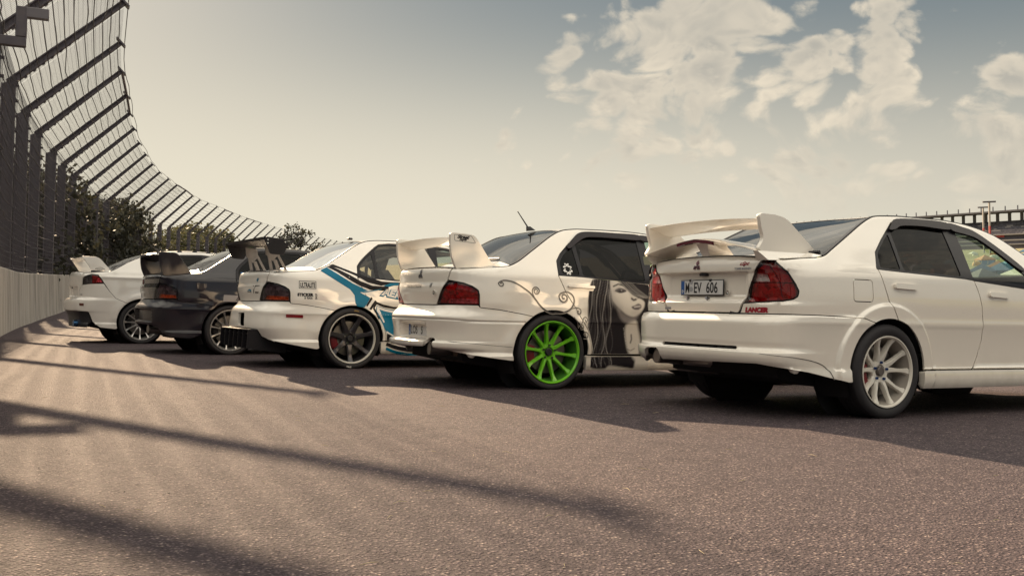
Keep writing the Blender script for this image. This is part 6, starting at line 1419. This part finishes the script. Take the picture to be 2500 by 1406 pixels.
ribbon(S2, r2, [(.01, .80), (.08, .818), (.14, .805)], [.006, .016, .03], D_BLUE, 'lid_decal', .002); ribbon(S2, r2, [(.0, .79), (.08, .797), (.15, .79)], [.004, .007, .004], D_BLACK, 'lid_decal', .0022)
decal_poly(S2, r2, [(.28, .925), (.33, .95), (.355, .93), (.31, .90)], D_BLUE, 'lid_decal', .002)
Wd = dict(rt=.325, rr=.262, width=.255, spokes=7, kind='even', mt=W_BLACK, lipmat=W_LIP, barrel=W_BLACK, hw=(.044, .030, .024, .026, .036), track=.758, dish=.030, hub=.085, phase=.25, nutmat=MATS['chrome_dark'])
for xw in (0, 2.625):
    for sg in (-1, 1):
        wv_ = make_wheel(r2, S2, xw, sg, Wd)
        # tyre sidewall print
        V, F = text_mesh('SPIRA', .022, .0006)
        for a0, m_ in ((4.62, D_WHITE), (1.45, mat('tyre_gold', (.35, .22, .05), .6))):
            ang_ = a0 - (V[:, 0] - V[:, 0].mean()) / .30; rr_ = .292 + V[:, 1] * (1 if a0 < 3 else 1)
            mk('tyre_lettering', np.c_[-rr_ * np.cos(ang_) * (1), np.full(len(V), .1325), rr_ * np.sin(ang_)], F[:, ::-1], m_, wv_, smooth=False)

# ------------------------------------------------------------------ dark car
S3 = Surf(DK); r3 = car_root(3, 'saloon_car', 'black saloon with black rear wing and silver wheels, second from the wall')
SP3 = dict(CT); SP3.update(g_rear=G_REAR, lid_paint=paint('carbon_lid', (.016, .015, .019), .0, .25, 1.0, .3), lenses=[('smoked_lens', None, G_SMOKE), ('amber_lens', [(.585, .765), (.847, .752), (.850, .714), (.545, .716)], G_AMBER)], facet=M_FACET,
    bump_bot_r=[(1.182, .262), (1.16, .255), (1.026, .205), (.772, .230), (.669, .271), (.591, .335), (.5, .365), (0, .37)], bump_bot_l=[(.5, .365), (.591, .335), (.669, .271), (.772, .230), (1.026, .205), (1.16, .255), (1.182, .262)])
build_body(S3, SP3, r3, DARK); handle(S3, r3, (1.70, 1.93, .862, .888), DARK)
ct_wing(r3, DARK, MATS['carbon'], th=.03)
decal_poly(S3, r3, [(1.43, .772), (1.702, .764), (1.702, .684), (1.42, .684)], mat('grey_sticker', (.22, .20, .20), .4), 'door_sticker', .0014); decal_text(S3, r3, '///C', -1.58, .70, .06, D_BLACK, bold=.002, shear=.3, sx=1.2, off=.0022)
decal_poly(S3, r3, [(1.66, 1.055), (1.74, 1.055), (1.74, 1.072), (1.66, 1.072)], mat('blue_print', (.05, .2, .5), .4), 'small_sticker', -.003); decal_poly(S3, r3, [(1.70, 1.018), (1.745, 1.018), (1.745, 1.040), (1.70, 1.040)], mat('green_print', (.1, .5, .03), .4), 'small_sticker', -.003)
Geo().tube([(-.93, -.38, .31), (-.55, -.34, .30)], [.055, .05], 18).done('exhaust_pipe', MATS['exhaust'], r3); Geo().bbox((-.72, -.5, .20), (-.36, .1, .38), .07).done('silencer', MATS['silencer_dirty'], r3)
plate(r3, (-.86, 0, .49), .52, [])
Geo().tube([(.24, -.02, 1.42), (.10, -.02, 1.56)], [.006, .003], 6).done('roof_aerial', MATS['black_plastic'], r3)
Wd = dict(rt=.322, rr=.262, width=.235, spokes=12, kind='even', mt=W_SILV, hw=(.020, .012, .0085, .010, .018), track=.755, dish=.035, hub=.07, phase=.35, barrel=mat('barrel_grey', (.14, .135, .13), .5, .3), hubmat=W_BLACK, calmat=MATS['under_black'])
for xw in (0, 2.625):
    for sg in (-1, 1): make_wheel(r3, S3, xw, sg, Wd)

# ------------------------------------------------------------------ leftmost white car
S4 = Surf(XC); r4 = car_root(4, 'saloon_car', 'white saloon nearest the concrete wall, silver multi-spoke wheels and low white wing')
SPX = dict(lid_creases=[.71, .73, .86, .88], bump_creases=[.50, .66, .672, .684, .695], wb=2.65, zw=.33, ra=.365, sill=.308, xap=2.32, xcowl=2.43, xff=3.15, skirt=(.175, .300), floor=.19, q0=5, free_door=True,
    bump_top=[(.46, .690), (.515, .80), (.60, .893), (.82, .914), (.972, .919), (1.06, .80), (1.151, .697), (1.286, .664)],
    light=[(.632, 1.001), (.624, .903), (.821, .921), (.968, .925), (.929, .992), (.884, 1.049), (.779, 1.060), (.70, 1.035)],
    light_outer=[(.62, 1.085), (.629, 1.006), (.699, 1.040), (.779, 1.065), (.887, 1.053), (.934, .994), (.978, .924)],
    lid_side=[(.455, .690), (.511, .80), (.596, .894), (.619, .905), (.626, 1.0), (.612, 1.085)], u_lid=.622, xlid=(-.86, -.46), ylid=.64,
    door_cut=[(1.96, .31), (1.95, .40), (1.88, .55), (1.77, .70), (1.665, .877), (1.64, .99), (1.69, 1.044)],
    dlo=[(1.70, 1.047), (1.645, 1.078), (1.616, 1.132), (1.635, 1.207), (1.74, 1.29), (1.90, 1.365), (2.08, 1.407), (2.154, 1.416), (2.468, 1.428), (2.75, 1.405), (3.0, 1.33), (3.25, 1.19), (3.5, 1.04), (3.62, .98)],
    belt=[(1.71, 1.046), (2.2, 1.03), (2.6, 1.0), (3.1, .97), (3.66, .945)],
    fcut=[(2.50, .31), (2.56, .42), (2.60, .55), (2.61, .70), (2.60, .85), (2.575, 1.003)], fcut2=[(3.66, .31), (3.80, .62), (3.80, .85), (3.72, .94)],
    rw=(-.56, -.46, .20, .10), ws=(1.52, 1.42, 2.25, 2.12),
    panes=[([(1.71, 1.06), (1.66, 1.09), (1.645, 1.13), (1.66, 1.19), (1.76, 1.27), (1.86, 1.32), (1.84, 1.055)], G_DARK), ([(1.875, 1.055), (1.895, 1.335), (2.08, 1.385), (2.48, 1.402), (2.53, 1.015)], G_DARK), ([(2.61, 1.01), (2.58, 1.395), (2.75, 1.378), (2.98, 1.305), (3.22, 1.17), (3.46, 1.02), (3.52, .97)], G_CLEAR)],
    bump_bot_r=[(1.190, .236), (1.15, .223), (.938, .248), (.821, .331), (.765, .482), (.538, .496), (0, .50)], bump_bot_l=[(.538, .496), (.765, .482), (.821, .331), (.938, .248), (1.15, .223), (1.190, .236)],
    lenses=[('red_lens', [(.80, .923), (.965, .928), (.927, .990), (.880, 1.044), (.79, 1.054)], G_RED), ('smoked_lens', None, glass('grey_lens', (.35, .33, .35), 1.1)), ('inner_red', [(.86, .935), (.955, .935), (.925, .985), (.885, 1.03)], mat('lamp_red', (.55, .03, .05), .3, coat=1.0))], facet=M_FACET)
build_body(S4, SPX, r4, WHITE4); handle(S4, r4, (1.80, 2.02, .915, .940), WHITE4)
put('diffuser', sheet(S4.PN, np.array([(-.80, .33), (-.745, .478), (-.538, .492), (0, .496), (.538, .492), (.745, .478), (.80, .33), (.70, .24), (-.70, .24)]), (), .03, -.006, .03, gap=.002), MATS['black_plastic'], r4)
ribbon(S4, r4, [(1.69, 1.044), (1.60, 1.05), (1.562, 1.16), (1.62, 1.245), (1.70, 1.31)], [.004, .004], MATS['trim_black'], 'door_seam', .0006)
ribbon(S4, r4, [(1.64, .99), (1.585, 1.04), (1.562, 1.15)], [.004, .004], MATS['trim_black'], 'door_seam', .0006)
for sg in (-1, 1):
    endplate(r4, sg * .62, [(-.862, 1.325), (-.85, 1.336), (-.652, 1.335), (-.585, 1.302), (-.43, 1.130), (-.70, 1.122), (-.72, 1.135), (-.83, 1.300)], .034, WHITE4, 'wing_endplate'); Geo().bbox((-.72, sg * .62 - .03, 1.085), (-.47, sg * .62 + .03, 1.122), .008).done('wing_foot', MATS['black_plastic'], r4)
aerofoil(r4, np.linspace(-.60, .60, 21), lambda y: -.855, lambda y: 1.322, .20, .12, .034, WHITE4, 'wing_blade')
# little car outline on the endplate
pts = [(-.66, 1.142), (-.655, 1.155), (-.63, 1.158), (-.61, 1.170), (-.57, 1.170), (-.55, 1.158), (-.53, 1.155), (-.525, 1.142), (-.66, 1.142)]
Geo().tube([(x, -.640, z) for x, z in pts], .0018, 4, cap=False).done('car_outline_sticker', D_BLACK, r4, fix=False)
put('rear_reflector', sheet(lambda u, z, o_: S4.PN(-u, z, o_), rc([(.628, .612), (.701, .610), (.701, .570), (.633, .573)], .006), (), .02, .003, .003, gap=0), mat('reflector_dim', (.12, .03, .02), .3, coat=1.0), r4)
for u, z in ((1.575, .795), (1.625, .768)): decal_poly(S4, r4, [(u - .015, z - .018), (u + .015, z - .018), (u + .015, z + .018), (u - .015, z + .018)], D_BLACK, 'square_sticker')
put('boot_badge', sheet(S4.PN, np.array([(-.56, .738), (-.615, .738), (-.615, .752), (-.56, .752)]), (), .02, .003, .003, gap=0), MATS['chrome_dark'], r4)
for x, y0 in ((.62, .57), (.86, .57), (1.08, .57), (.30, .55)):
    for sg in (-1,): Geo().bbox((x - .035, sg * y0 - .02, S4.Es(x) + .004), (x + .035, sg * y0 + .03, S4.Es(x) + .024), .006).done('roof_clip', MATS['black_plastic'], r4)
Geo().tube([(.375, -.28, 1.475), (.189, -.28, 1.60)], [.006, .003], 6).done('roof_aerial', MATS['black_plastic'], r4)
Geo().tube([(-.93, -.45, .30), (-.6, -.42, .30)], [.05, .05], 18).done('exhaust_tip', mat('blued_titanium', (.08, .20, .42), .25, .9), r4)
Wd = dict(rt=.330, rr=.266, width=.245, spokes=12, kind='even', mt=W_SILV, hw=(.022, .014, .010, .012, .020), track=.772, dish=.030, hub=.088, phase=.1, barrel=MATS['barrel_grey'], hubmat=W_SILV, calmat=MATS['under_black'], nutmat=MATS['black_plastic'], capmat=W_SILV)
for xw in (0, 2.65):
    for sg in (-1, 1): make_wheel(r4, S4, xw, sg, Wd)
